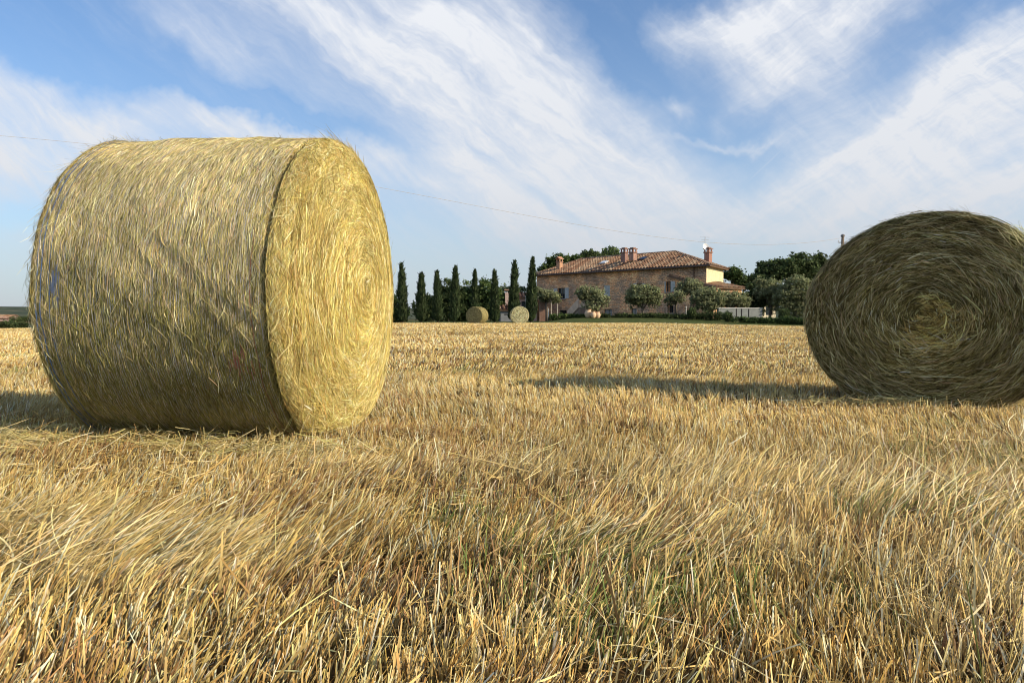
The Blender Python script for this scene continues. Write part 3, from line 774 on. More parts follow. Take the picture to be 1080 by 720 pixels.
# round trees behind the cypress row
G_B = 'round trees behind the cypress row'
for k, (px, D, bx_, n, pal, lb) in enumerate([
        (453, 90, [(454, 324, 10, 10), (448, 330, 9, 9)], 3600, P_DARK, 'dark bush between the second and third cypress'),
        (472, 90, [(472, 312, 12, 15), (466, 325, 12, 13), (480, 321, 11, 15)], 8200, P_DARK, 'dark round tree between the third and fourth cypress'),
        (491, 91, [(490, 318, 11, 17), (487, 330, 10, 12)], 6200, P_OAK, 'green tree between the fourth and fifth cypress'),
        (508, 90, [(508, 310, 15, 13), (500, 316, 11, 15), (516, 320, 12, 16)], 9500, P_OAK, 'wide green tree behind the dull far hay bale'),
        (549, 110, [(549, 317, 14, 12), (558, 321, 9, 12)], 5200, P_DARK, 'dark tree behind the two tallest cypresses'),
        (531, 112, [(531, 316, 11, 13), (524, 324, 10, 13)], 5200, P_DARK, 'dark tree right of the cypress between the far bales')]):
    tree('round_tree', px, D, 0, bx_, lb, 'tree', n, .27, pal, [3, 3, 3, 1], group=G_B, seed=50 + k)
tree('garden_bush', 417, 74, 0, [(417, 327, 7, 13), (421, 333, 7, 8)], 'leafy bush beside the first cypress, half hidden by the large bale', 'bush', 2600, .2, P_OAK, [3, 3, 3, 1], seed=60)

def bush(px, D, pyc, hw, hh, label, n=1500, pal=P_DARK, group=None, seed=70, name='round_bush'):
    x, y = at(px, D); z0 = T(x, y); k = D / F
    root = empty(name, (x, y, z0)); tag(root, label, 'bush', group)
    leaf_cloud('foliage', [(0, 0, zat(pyc, D) - z0, hw * k, hw * k, hh * k), (hw * k * .3, 0, (zat(pyc, D) - z0) * .7, hw * k * .8, hw * k * .7, hh * k * .7)], n, .12, pal, [3, 3, 2, 1][:len(pal)], root, seed=seed, clump=.25)
    m = MB(); m.tube([(0, 0, -.1), (0, 0, max(.15, (zat(pyc, D) - z0) * .7))], [.05, .03], 6, (.12, .09, .07)); m.build('stem', M_bark, root)
bush(767, 74, 333.5, 5.5, 5, 'clipped round bush on the lawn before the low grey wall', seed=71)
bush(826, 74, 332, 6, 6, 'dark round bush on the lawn before the largest olive', seed=72)
bush(729, 76, 330, 5, 6, 'dark bush beside the white post', seed=73)

def hedge(px0, px1, D0, D1, ytop, label, seed, h=None, pal=P_DARK, wid=.8):
    x0, y0 = at(px0, D0); x1, y1 = at(px1, D1)
    n = max(3, int(math.hypot(x1 - x0, y1 - y0) / .55)); mx, my = (x0 + x1) / 2, (y0 + y1) / 2; z0 = T(mx, my)
    root = empty('hedge', (mx, my, z0)); tag(root, label, 'hedge')
    rd = random.Random(seed); lobes = []
    for k in range(n + 1):
        t = k / n; x = x0 + (x1 - x0) * t; y = y0 + (y1 - y0) * t; z = T(x, y)
        hh = max(.3, zat(ytop, y) - z) * rd.uniform(.85, 1.1)
        lobes.append((x - mx, y - my, z - z0 + hh * .5, .5, wid * .5, hh * .55))
    leaf_cloud('foliage', lobes, 420 * n, .13, pal, [3, 3, 2, 1], root, seed=seed, clump=.2, dense=.4)
    m = MB()
    m.tube([(l[0], l[1], l[2] - l[5] * .2) for l in lobes], .025, 5, (.12, .09, .07))
    m.build('stem', M_bark, root)
hedge(583, 616, 80, 80, 331.5, 'low bright green hedge below the outside stair', 80, pal=P_OAK)
hedge(636, 716, 80, 79, 331.5, 'long low clipped hedge before the middle of the farmhouse', 81)
hedge(722, 758, 77, 76, 329.5, 'taller dark hedge below the dense dark olive', 82)
hedge(776, 853, 73, 71.5, 334.5, 'low rough hedge at the field edge before the largest olive', 83, pal=P_OAK)
# left distance
hedge(-30, 24, 66, 68, 339, 'dark hedge on the field edge at the far left beyond the large bale', 84, wid=1.6)

# ================================================================== FARMHOUSE
A = Vector((3.27, 108.8)); B = Vector((20.7, 88.0)); C = Vector((24.33, 95.13)); Dd = Vector((10.2, 114.6))
Z0, ZE, ZR = -.3, 6.22, 8.3
R_right = Vector((19.08, 96.5)); R_left = Vector((9.2, 108.0))
house = empty('farmhouse', (12, 98, 0)); tag(house, 'long two storey brick and stone farmhouse with terracotta hipped roof', 'farmhouse')
HO = Vector((12, 98, 0))
def L3(p, z): return (p.x - HO.x, p.y - HO.y, z)

def wall(P, Qp, z0, z1, openings, mat, name, parent, depth=.25, col_=(1, 1, 1), off=HO):
    """vertical wall P->Q with real openings (u0,u1,za,zb) and reveals; UV in metres"""
    d = (Qp - P); Lw = d.length; d = d / Lw; nrm_ = Vector((d.y, -d.x))   # outward when walking with the inside on the left
    us = sorted(set([0, Lw] + [o[0] for o in openings] + [o[1] for o in openings]))
    zs = sorted(set([z0, z1] + [o[2] for o in openings] + [o[3] for o in openings]))
    me_v, me_f, uv = [], [], []
    def pt(u, z, dep=0): q = P + d * u - nrm_ * dep; return (q.x - off.x, q.y - off.y, z)
    def quad(a, uvs):
        n = len(me_v); me_v.extend(a); me_f.append((n, n + 1, n + 2, n + 3)); uv.extend(uvs)
    for a, b in zip(us, us[1:]):
        for e, f in zip(zs, zs[1:]):
            cu, cz = (a + b) / 2, (e + f) / 2
            if any(o[0] < cu < o[1] and o[2] < cz < o[3] for o in openings): continue
            quad([pt(a, e), pt(b, e), pt(b, f), pt(a, f)], [(a, e), (b, e), (b, f), (a, f)])
    for (a, b, e, f) in openings:
        for (u0, zz0, u1, zz1) in ((a, e, b, e), (b, e, b, f), (b, f, a, f), (a, f, a, e)):
            quad([pt(u0, zz0), pt(u1, zz1), pt(u1, zz1, depth), pt(u0, zz0, depth)], [(u0, zz0), (u1, zz1), (u1 + .2, zz1), (u0 + .2, zz0)])
    me = bpy.data.meshes.new(name); me.from_pydata(me_v, [], me_f)
    ul = me.uv_layers.new(name='UVMap')
    for k, t in enumerate(uv): ul.data[k].uv = t
    at_ = me.attributes.new('Col', 'FLOAT_COLOR', 'POINT'); at_.data.foreach_set('color', list((*col_, 1)) * len(me_v))
    me.materials.append(mat); o = bpy.data.objects.new(name, me); col.objects.link(o); o.parent = parent
    return o, d, nrm_, Lw

dAB = (B - A).normalized()
def u_on(px, P=A, d=dAB):
    k = (px - 540) / F                       # x = k*y  on the wall line
    return (k * P.y - P.x) / (d.x - k * d.y)
def z_on(py, u, P=A, d=dAB): return zat(py, P.y + d.y * u)
# (px0, px1, py_top, py_bottom, kind)
front = [(588.3, 596.0, 303.8, 315, 'open'), (621.5, 626.5, 302.4, 305, 'small'), (636.5, 643.2, 300.8, 312, 'shut'), (671.3, 677.6, 299, 308, 'open'),
         (686.3, 688.8, 299.8, 304, 'small'), (702.3, 707.6, 296.8, 307.8, 'half'), (704.0, 710.0, 322, 330, 'door'), (636.8, 645.5, 326, 337, 'door_pale'),
         (590, 597.5, 327, 338, 'door'), (665.5, 671.5, 325, 336, 'door_pale')]
ops = []
for (p0, p1, y0, y1, kd) in front:
    u0, u1 = u_on(p0), u_on(p1); um = (u0 + u1) / 2
    ops.append((u0, u1, z_on(y1, um), z_on(y0, um), kd))
front_wall, dF, nF, LF = wall(A, B, Z0, ZE, [o[:4] for o in ops], M_wall, 'front_wall', house)
wall(B, C, Z0, ZE, [], M_plain, 'end_wall', house, col_=(.80, .65, .38))
wall(C, Dd, Z0, ZE, [], M_wall, 'back_wall', house)
wall(Dd, A, Z0, ZE, [], M_wall, 'end_wall', house)
PALE = (.50, .50, .48); SH = (.58, .56, .50)
for (u0, u1, za, zb, kd) in ops:
    rz = math.atan2(dF.y, dF.x); um = (u0 + u1) / 2; zm = (za + zb) / 2; w = u1 - u0; h = zb - za
    ctr = A + dF * um - nF * .2
    m = MB(); t = .05
    nm = 'door' if kd.startswith('door') else 'window'
    for (du, dz, sw_, sh_) in ((-w / 2 + t / 2, 0, t, h), (w / 2 - t / 2, 0, t, h), (0, h / 2 - t / 2, w - 2 * t, t), (0, -h / 2 + t / 2, w - 2 * t, t), (0, 0, .05 if w > .9 else .012, h - 2 * t)):
        p = ctr + dF * du; m.box((p.x - HO.x, p.y - HO.y, zm + dz), sw_, .06, sh_, rz, (.16, .12, .09) if kd != 'shut' else PALE)
    wn = m.build(nm, M_plain, house)
    p = ctr - nF * .04
    m = MB(); m.box((p.x - HO.x, p.y - HO.y, zm), w, .02, h, rz, (.42, .40, .36) if kd == 'door_pale' else (1, 1, 1))
    if kd == 'door_pale': m.build('door_panel', M_plain, wn)
    else: m.build('pane', M_glass, wn)
    # stone surround sill
    if kd != 'small':
        m = MB(); q = A + dF * um + nF * .06; m.box((q.x - HO.x, q.y - HO.y, za - .06), w + .3, .16, .10, rz, (.40, .33, .27)); m.build('sill', M_plain, wn)
    def shutter(u_c, wd, ang=0.0, outn=.06):
        m = MB(); q = A + dF * u_c + nF * outn
        m.box((q.x - HO.x, q.y - HO.y, zm), wd, .045, h, rz + ang, SH)
        for k in range(7):
            zz = zm - h / 2 + h * (k + .5) / 7
            q2 = q + nF * .033; m.box((q2.x - HO.x, q2.y - HO.y, zz), wd * .82, .02, h / 7 * .45, rz + ang, (.50, .50, .48))
        m.build('shutter', M_plain, wn)
    if kd == 'open': shutter(u0 - w * .27, w * .50); shutter(u1 + w * .27, w * .50)
    if kd == 'half': shutter(u1 + w * .42, w * .85, .0); shutter(u0 - w * .12, w * .2)
    if kd == 'shut': shutter(um - w * .25, w * .49, 0, -.10); shutter(um + w * .25, w * .49, 0, -.10)

# --- roofs: real rows of half-round tiles down the slope
TP = [(.38, .21, .125), (.44, .26, .155), (.31, .16, .09), (.48, .33, .21), (.27, .145, .085), (.50, .37, .24)]
def tiled(polys, parent, name='roof', origin=HO, pitch=.44, seed=1, tw=.27):
    rd = random.Random(seed)
    m = MB()
    for poly in polys:
        P = [Vector(p) for p in poly]; a, b = P[0], P[1]
        e = (b - a).normalized(); nn = e.cross(P[2] - a).normalized()
        if nn.z < 0: nn = -nn
        up = nn.cross(e); up = up if up.z > 0 else -up
        O = lambda v: (v.x - origin.x, v.y - origin.y, v.z)
        m.poly([O(p) for p in P], (.12, .065, .045))
        th = nn * -.14
        for k in range(len(P)):
            q0, q1 = P[k], P[(k + 1) % len(P)]
            m.poly([O(q0), O(q1), O(q1 + th), O(q0 + th)], (.22, .14, .09))
        m.poly([O(p + th) for p in reversed(P)], (.18, .13, .10))
        loc = [((p - a).dot(e), (p - a).dot(up)) for p in P]
        u = min(l[0] for l in loc) + pitch / 2; umax = max(l[0] for l in loc)
        while u < umax:
            ys = []
            for k in range(len(loc)):
                (x0, y0), (x1, y1) = loc[k], loc[(k + 1) % len(loc)]
                if (x0 - u) * (x1 - u) < 0: ys.append(y0 + (y1 - y0) * (u - x0) / (x1 - x0))
            if len(ys) >= 2:
                lo, hi = min(ys), max(ys); v = lo - .06; rowc = rd.choice(TP)
                while v < hi - .1:
                    ln = min(.46, hi - v); c = tuple(.72 * p + .28 * q for p, q in zip(rowc, rd.choice(TP))); kk = rd.uniform(.8, 1.15); c = tuple(x * kk for x in c)
                    jit = rd.uniform(-.015, .015); n = 4
                    ring = []
                    for end, (vv, r, z) in enumerate(((v, tw / 2, .05), (v + ln, tw / 2 * .85, .02))):
                        for q in range(n + 1):
                            ang = math.pi * q / n
                            ring.append(a + e * (u + jit + r * math.cos(ang)) + up * vv + nn * (z + r * 1.05 * math.sin(ang)))
                    for q in range(n): m.poly([O(ring[q]), O(ring[q + 1]), O(ring[n + 1 + q + 1]), O(ring[n + 1 + q])], c)
                    m.poly([O(ring[q]) for q in range(n + 1)], tuple(x * .5 for x in c))
                    v += ln
            u += pitch
    return m, (lambda: m.build(name, M_tile, parent))
def off_pt(prev, p, nxt, o):
    d1 = (p - prev).normalized(); d2 = (nxt - p).normalized(); n1 = Vector((d1.y, -d1.x)); n2 = Vector((d2.y, -d2.x))
    bis = (n1 + n2); return p + bis * (o / max(.4, (1 + n1.dot(n2))))
Ao, Bo, Co, Do = off_pt(Dd, A, B, .55), off_pt(A, B, C, .55), off_pt(B, C, Dd, .55), off_pt(C, Dd, A, .55)
ZEV = ZE - .02
v3 = lambda p, z: Vector((p.x, p.y, z))
RL, RR = v3(R_left, ZR), v3(R_right, ZR)
polys = [[v3(Ao, ZEV), v3(Bo, ZEV), RR, RL], [v3(Bo, ZEV), v3(Co, ZEV), RR], [v3(Co, ZEV), v3(Do, ZEV), RL, RR], [v3(Do, ZEV), v3(Ao, ZEV), RL]]
m, fin = tiled(polys, house)
def ridge(m, p, q, r=.13, org=HO):
    L_ = (q - p).length; n = max(2, int(L_ / .42))
    for k in range(n):
        a_ = p.lerp(q, k / n); b_ = p.lerp(q, (k + 1.05) / n)
        c = random.choice(TP)
        m.tube([(a_.x - org.x, a_.y - org.y, a_.z + .03), (b_.x - org.x, b_.y - org.y, b_.z + .06)], [r, r * .85], 6, c, cap=False)
for p, q in ((RL, RR), (v3(Ao, ZEV), RL), (v3(Bo, ZEV), RR), (v3(Co, ZEV), RR), (v3(Do, ZEV), RL)): ridge(m, p, q)
roof = fin()
# skylights
def on_roof(px, D, poly, lift=.1):
    P = [Vector(p) for p in poly]; nn = (P[1] - P[0]).cross(P[2] - P[0]).normalized()
    x, y = at(px, D); z = P[0].z - ((x - P[0].x) * nn.x + (y - P[0].y) * nn.y) / nn.z
    return Vector((x, y, z + lift)), nn
def roof_hatch(px, D, w, d, frame, glassm, label):
    for D in np.arange(88, 125, .05):
        p, nn = on_roof(px, float(D), polys[0], .0)
        if p.z >= zat(d[0], float(D)): break
    d = d[1]; p.z += .12
    e = Vector((dF.x, dF.y, 0)); up = nn.cross(e); up = up if up.z > 0 else -up
    nn = nn if nn.z > 0 else -nn
    m = MB()
    def slab(w_, d_, t0, t1, c):
        q = [p + e * sx * w_ / 2 + up * sy * d_ / 2 - HO for sx, sy in ((-1, -1), (1, -1), (1, 1), (-1, 1))]
        lo = [k + nn * t0 for k in q]; hi = [k + nn * t1 for k in q]
        m.poly(hi, c); m.poly(lo[::-1], c)
        for k in range(4): m.poly([lo[k], lo[(k + 1) % 4], hi[(k + 1) % 4], hi[k]], c)
    slab(w, d, -.1, .12, frame); o = m.build('skylight', M_plain, roof)
    m = MB(); slab(w * .8, d * .8, .12, .14, (1, 1, 1)); m.build('pane', glassm, o)
M_pale = attr_mat('pale_metal', .4, .5, vary=.1)
roof_hatch(678.5, 0, 1.0, (274.2, .9), (.10, .06, .04), M_glass, 'dark')
roof_hatch(637, 0, 1.0, (278.2, .8), (.62, .56, .50), M_pale, 'pale')

def chimney(px, D, zbase, ztop, w, cap, cl=(.42, .22, .15)):
    x, y = at(px, D); rz = math.atan2(dF.y, dF.x); m = MB()
    m.box((x - HO.x, y - HO.y, (zbase + ztop) / 2), w, w * .85, ztop - zbase, rz, cl)
    st = m.build('chimney', M_tiled, roof)
    m = MB(); t = ztop
    m.box((x - HO.x, y - HO.y, t + .06), w * 1.25, w * 1.1, .12, rz, (.36, .2, .14))
    for sx in (-1, 1):
        for sy in (-1, 1):
            q = Vector((x, y)) + dF * sx * w * .42 + nF * sy * w * .35
            m.box((q.x - HO.x, q.y - HO.y, t + .12 + .16), w * .2, w * .2, .32, rz, cl)
    if cap == 'gable':
        for s in (-1, 1):
            q = Vector((x, y)) + dF * s * w * .3
            m.box((q.x - HO.x, q.y - HO.y, t + .58), w * .78, w * 1.2, .07, rz, (.55, .30, .19), tilt=-s * .55)
    else:
        m.box((x - HO.x, y - HO.y, t + .48), w * 1.3, w * 1.15, .09, rz, (.34, .2, .15))
        m.box((x - HO.x, y - HO.y, t + .58), w * .8, w * .7, .12, rz, (.3, .18, .13))
    m.build('chimney_cap', M_tiled, st)
    return x, y
def zz_(py, D): return zat(py, D)
chimney(590, 107.0, 6.3, zz_(277, 107), .62, 'gable', (.60, .34, .20))
chimney(658.3, 99.5, 7.2, zz_(267, 99.5), .66, 'flat', (.34, .20, .16))
chimney(667.2, 98.0, 7.4, zz_(267, 98), .68, 'flat', (.46, .27, .20))
cx_, cy_ = chimney(746.3, 92.6, 5.6, zz_(267, 92.6), .66, 'flat', (.42, .22, .16))
# aerial and dish on the right chimney
m = MB(); zt = zz_(266, 92.6) + .5
m.tube([(cx_ - HO.x - .35, cy_ - HO.y, zt - 1.2), (cx_ - HO.x - .35, cy_ - HO.y, zz_(250, 92.6))], .035, 6, (.5, .5, .5))
for k, hw in ((.0, .55), (.28, .42), (.55, .3)):
    m.tube([(cx_ - HO.x - .35 - hw, cy_ - HO.y - .1, zz_(250.5, 92.6) - k), (cx_ - HO.x - .35 + hw, cy_ - HO.y + .1, zz_(250.5, 92.6) - k)], .02, 5, (.5, .5, .5))
aer = m.build('aerial', M_pale, house)
m = MB(); dn = Vector((.35, -.9, .3)).normalized(); ctr = Vector((cx_ - HO.x - .35, cy_ - HO.y - .18, zz_(261, 92.6)))
a_ = dn.cross(Vector((0, 0, 1))).normalized(); b_ = dn.cross(a_)
for r0, r1, o0, o1 in ((.0, .2, 0, .03), (.2, .42, .03, .12)):
    for k in range(12):
        t0, t1 = 2 * math.pi * k / 12, 2 * math.pi * (k + 1) / 12
        pp = [ctr + (a_ * math.cos(t) + b_ * math.sin(t)) * r + dn * o for (t, r, o) in ((t0, r0, o0), (t0, r1, o1), (t1, r1, o1), (t1, r0, o0))]
        m.poly(pp if r0 > 0 else [pp[0], pp[1], pp[2]], (.75, .74, .72))
m.build('satellite_dish', M_pale, house)
# drainpipe on the right corner of the front
m = MB(); q = A + dF * (LF - 1.6) + nF * .1; m.tube([L3(q, .1), L3(q, ZE - .1)], .06, 7, (.20, .12, .08)); m.build('drainpipe', M_plain, house)
m = MB(); m.tube([L3(off_pt(Dd, A, B, .66), ZEV - .08), L3(off_pt(A, B, C, .66), ZEV - .08)], .08, 7, (.16, .11, .09)); m.build('gutter', M_plain, house)

# annex on the right end
a0 = Vector(at(752, 87.2)); a1_ = Vector(at(782, 90.5)); dA = (a1_ - a0).normalized(); nA = Vector((dA.y, -dA.x))
a2 = a1_ - nA * 6.0; a3 = a0 - nA * 6.0
za, zb_ = zat(303.5, 89), zat(294.5, 95)
wall(a0, a1_, Z0, za - .1, [(1.0, 1.8, 1.2, 2.2)], M_wall, 'annex_wall', house)
wall(a1_, a2, Z0, za - .1, [], M_wall, 'annex_wall', house)
wall(a2, a3, Z0, zb_ - .3, [], M_wall, 'annex_wall', house)
q = a0 + dA * 1.4 - nA * .2; m = MB(); m.box((q.x - HO.x, q.y - HO.y, 1.7), .8, .05, 1.0, math.atan2(dA.y, dA.x), (1, 1, 1)); m.build('pane', M_glass, house)
e0, e1, e2, e3 = a0 + nA * .4 - dA * .2, a1_ + nA * .4 + dA * .4, a2 + dA * .1, a3 - dA * .2
pk = a3.lerp(a2, .35)
m, fin = tiled([[v3(e0, za), v3(e1, za), v3(a1_.lerp(a2, .85) - dA * 1.6, zb_ + .05), v3(e3, zb_ + .25)], [v3(e1, za), v3(e2, za), v3(a1_.lerp(a2, .85) - dA * 1.6, zb_ + .05)]], house, 'annex_roof', seed=4)
fin()

# outside stair with a lit parapet, and the porch under it
s0 = Vector(at(602.5, 100.5)); s1 = Vector(at(614, 99.5))
zb0, zt0 = T(s0.x, s0.y), zat(315.5, 99.5)
m = MB(); dS = (s1 - s0).normalized(); nS = Vector((dS.y, -dS.x)); LS = (s1 - s0).length
n = 11
for k in range(n):
    q = s0 + dS * LS * (k + .5) / n; h = zb0 + (zt0 - zb0 - 1.0) * (k + 1) / n
    m.box((q.x - HO.x, q.y - HO.y, (h + Z0) / 2), LS / n, 1.3, h - Z0, math.atan2(dS.y, dS.x), (.34, .26, .2))
st = m.build('outside_stair', M_tiled, house)
m = MB()
for side_, c in ((.72, (.72, .52, .36)), (-.72, (.72, .52, .36))):
    f0, f1 = s0 + nS * side_, s1 + nS * side_
    for w0 in (0,):
        t = nS * .11
        q = [(f0 - t, zb0 - .1), (f1 - t, zt0 - 1.0), (f1 - t, zt0 + .1), (f0 - t, zb0 + .95)]
        q2 = [(p + t * 2, z) for p, z in q]
        A_, B_ = [L3(p, z) for p, z in q], [L3(p, z) for p, z in q2]
        m.poly(A_, c); m.poly(B_[::-1], c)
        for k in range(4): m.poly([A_[k], B_[k], B_[(k + 1) % 4], A_[(k + 1) % 4]], c)
m.build('parapet', M_plain, st)

# pergola beam with brick pillar left of the house
p0 = at(572, 85); root = empty('pergola', (p0[0], p0[1], T(*p0))); tag(root, 'low pergola of a brick pillar with a long pale beam at the farmhouse corner', 'pergola')
m = MB(); m.box((0, 0, 1.15), .62, .62, 2.5, 0, (.30, .18, .13)); m.box((0, 0, 2.45), .76, .76, .12, 0, (.4, .28, .2)); m.build('pillar', M_tiled, root)
zb = zat(325.8, 85) - T(*p0)
m = MB(); m.box((-.1, 0, max(zb, 1.2) if zb > 2.55 else 2.6), 3.4, .12, .12, 0, (.62, .56, .5)); m.build('beam', M_plain, root)
for dx in (.9, 1.55):
    m = MB(); m.tube([(dx, 0, -.1), (dx, 0, 2.56)], .05, 6, (.5, .46, .4)); m.build('post', M_plain, root)
m = MB(); m.tube([(-1.7, 0, -.1), (-1.7, 0, 2.56)], .05, 6, (.5, .46, .4)); m.build('post', M_plain, root)

# terracotta jars on the terrace by the stair
def jar(px, D, h, label):
    x, y = at(px, D); root = empty('terracotta_jar', (x, y, T(x, y) + .03)); tag(root, label, 'jar', 'large terracotta jars by the outside stair')
    prof = [(.30, 0), (.42, .12), (.56, .38), (.58, .58), (.46, .8), (.34, .9), (.42, 1.0)]
    m = MB(); m.tube([(0, 0, z * h) for r, z in prof], [r * h * .8 for r, z in prof], 14, (.78, .54, .34)); m.build('body', M_plain, root, smooth=True)
    m = MB(); m.tube([(0, 0, h * .98), (0, 0, h * 1.04)], [.37 * h, .37 * h], 14, (.70, .45, .28)); m.build('rim', M_plain, root)
jar(620.5, 79, .8, 'pale terracotta jar closest to the outside stair'); jar(625.6, 78.5, .62, 'middle one of the pale terracotta jars'); jar(630.3, 78.7, .6, 'pale terracotta jar farthest from the outside stair')

# low grey wall right of the house, with rail posts
w0, w1 = Vector(at(757, 78)), Vector(at(803, 80)); dW = (w1 - w0).normalized(); zc = T(w0.x, w0.y)
root = empty('garden_wall', (w0.x, w0.y, zc)); tag(root, 'long low pale grey garden wall behind the round bush', 'wall')
mid = (w1 - w0) / 2; hW = zat(325.3, 79) - zc
m = MB(); m.box((mid.x, mid.y, hW / 2 - .1), (w1 - w0).length, .25, hW + .2, math.atan2(dW.y, dW.x), (.20, .21, .20)); m.build('wall_body', M_plain, root)
m = MB(); m.box((mid.x, mid.y, hW + .04), (w1 - w0).length + .06, .33, .08, math.atan2(dW.y, dW.x), (.48, .46, .43)); m.build('coping', M_plain, root)
for k, px in enumerate((776.5, 782, 789.5)):
    x, y = at(px, 77.3); root = empty('fence_post', (x, y, T(x, y))); tag(root, ['dark fence post nearest to the round bush before the grey wall', 'middle dark fence post before the grey wall', 'dark fence post farthest from the round bush before the grey wall'][k], 'post', 'dark posts before the grey wall')
    m = MB(); m.tube([(0, 0, -.2), (0, 0, 1.05)], .06, 7, (.06, .055, .05)); m.build('shaft', M_plain, root)
    m = MB(); m.tube([(0, 0, 1.05), (0, 0, 1.12)], [.08, .03], 7, (.08, .07, .06)); m.build('cap', M_plain, root)
for k, (px, D, h, lb) in enumerate(((723.5, 78.5, 1.15, 'white garden post beside the dark bush before the farmhouse'), (578.5, 83, 1.25, 'thin white post beside the brick pillar'))):
    x, y = at(px, D); root = empty('garden_post', (x, y, T(x, y))); tag(root, lb, 'post')
    m = MB(); m.tube([(0, 0, -.2), (0, 0, h)], .05, 7, (.62, .58, .52)); m.build('shaft', M_plain, root)
    m = MB(); m.tube([(0, 0, h), (0, 0, h + .07)], [.075, .04], 7, (.62, .58, .52)); m.build('cap', M_plain, root)

def cottage(name, pxa, pxb, D, ywall, yridge, label, wallc, depth=5.0, ang=.25, seed=1, roofc=None, wmat=None):
    p = Vector(at(pxa, D)); q = Vector(at(pxb, D + ang * abs(pxb - pxa) / F * D)); d = (q - p).normalized(); n_ = Vector((d.y, -d.x))
    r, s = q - n_ * depth, p - n_ * depth; z0 = T(p.x, p.y); root = empty(name, (p.x, p.y, 0)); tag(root, label, 'building')
    org = Vector((p.x, p.y, 0)); ze = zat(ywall, D); zr = zat(yridge, D + depth / 2); Lw = (q - p).length
    for a_, b_, nm, op in ((p, q, 'front_wall', [(Lw * .3, Lw * .3 + .9, max(.9, ze - 1.7), ze - .5)]), (q, r, 'side_wall', []), (r, s, 'back_wall', []), (s, p, 'side_wall', [])):
        wall(a_, b_, z0 - .4, ze, op, wmat or M_plain, nm, root, col_=wallc, off=org)
    c0 = p + d * (Lw * .3 + .45) - n_ * .2
    m = MB(); m.box((c0.x - org.x, c0.y - org.y, ze - 1.1), .9, .04, 1.3, math.atan2(d.y, d.x), (1, 1, 1)); m.build('window', M_glass, root)
    o_ = .3; P_ = p + n_ * o_ - d * o_; Q_ = q + n_ * o_ + d * o_; R_ = r - n_ * o_ + d * o_; S_ = s - n_ * o_ - d * o_
    g0 = (P_ + S_) / 2; g1 = (Q_ + R_) / 2
    m, fin = tiled([[v3(P_, ze - .05), v3(Q_, ze - .05), v3(g1, zr), v3(g0, zr)], [v3(R_, ze - .05), v3(S_, ze - .05), v3(g0, zr), v3(g1, zr)]], root, 'roof', origin=org, seed=seed)
    for (e_, f_, g_) in ((p, s, (p + s) / 2), (q, r, (q + r) / 2)):
        m2 = MB(); m2.poly([(e_.x - org.x, e_.y - org.y, ze), (f_.x - org.x, f_.y - org.y, ze), (g_.x - org.x, g_.y - org.y, zr - .12)], wallc); m2.build('gable', M_plain, root)
    fin(); return root, org
ct, org = cottage('cottage', 803, 818, 90, 318, 309, 'small cream cottage half hidden among the olive trees', (.78, .66, .46), 5, .3, 9)
ob, org = cottage('outbuilding', 543, 566, 104, 313.5, 309, 'low pinkish outbuilding behind the two tallest cypresses', (.48, .30, .24), 5, .1, 10)
m = MB(); x, y = at(535.5, 101); m.box((x - org.x, y - org.y, 1.6), .62, .62, zat(309, 101) + .6 - 0, 0, (.62, .44, .36)); m.box((x - org.x, y - org.y, zat(307.5, 101) + .2), .85, .85, .14, 0, (.5, .3, .2)); m.build('chimney', M_tiled, ob)
sh, org = cottage('garden_shed', 528, 540.5, 88, 326, 322, 'small grey shed left of the pale yellow far bale', (.22, .23, .23), 2.5, .1, 11)

# far left village house
fv, org = cottage('village_house', -8, 9, 240, 335.5, 332.0, 'distant pale pink house with tiled roof at the far left horizon', (.62, .42, .34), 8, .1, 12)
hedge(12, 34, 170, 175, 333.5, 'distant dark treeline beside the village house', 85, wid=2.0)

# ================================================================== POLE AND LINE
px_, py_ = at(887.5, 70); ztop = zat(248.5, 70)
root = empty('utility_pole', (px_, py_, T(px_, py_))); tag(root, 'weathered wooden utility pole showing above the shaded hay bale', 'utility pole')
zr_ = ztop - T(px_, py_)
m = MB(); m.tube([(0, 0, -.3), (0, 0, zr_ * .5), (.02, 0, zr_ - .1)], [.17, .14, .12], 10, (.26, .20, .15)); m.build('shaft', M_bark, root, smooth=True)
m = MB(); m.tube([(.02, 0, zr_ - .1), (.02, 0, zr_ + .02), (.02, 0, zr_ + .1)], [.19, .17, .05], 10, (.22, .20, .18)); m.build('cap', M_plain, root)
m = MB()
for dx in (-.34, .32): m.tube([(dx, 0, zr_ - .62), (dx, 0, zr_ - .42)], [.05, .035], 8, (.8, .8, .78))
m.tube([(-.36, 0, zr_ - .6), (.36, 0, zr_ - .6)], .035, 6, (.3, .28, .26)); m.build('insulator', M_plain, root)
# overhead line: far pole -> pole out of view on the left
ctl = [(0, 887.5, 251.5), (.12, 0, 255.8), (.25, 0, 258.5), (.40, 0, 245), (.518, 0, 229), (.662, 0, 199), (.80, 0, 168), (.873, 0, 153), (.917, 0, 146.5), (1.0, 0, 133)]
pa, pb = Vector((px_, py_)), Vector((-23.8, 28.0))
S_ = np.array([c[0] for c in ctl]); Zs = np.array([zat(c[2], (pa + (pb - pa) * c[0]).y) for c in ctl])
cf = np.polyfit(S_, Zs, 4)
m = MB(); ptsl = []
for s in np.linspace(0, 1, 70):
    p = pa + (pb - pa) * float(s); ptsl.append((p.x, p.y, float(np.polyval(cf, s))))
m.tube(ptsl, [.015 - .009 * i_ / 69 for i_ in range(70)], 6, (.50, .47, .44))
o = m.build('overhead_cable', M_plain); tag(o, 'thin overhead cable sagging across the sky to the wooden pole', 'cable')

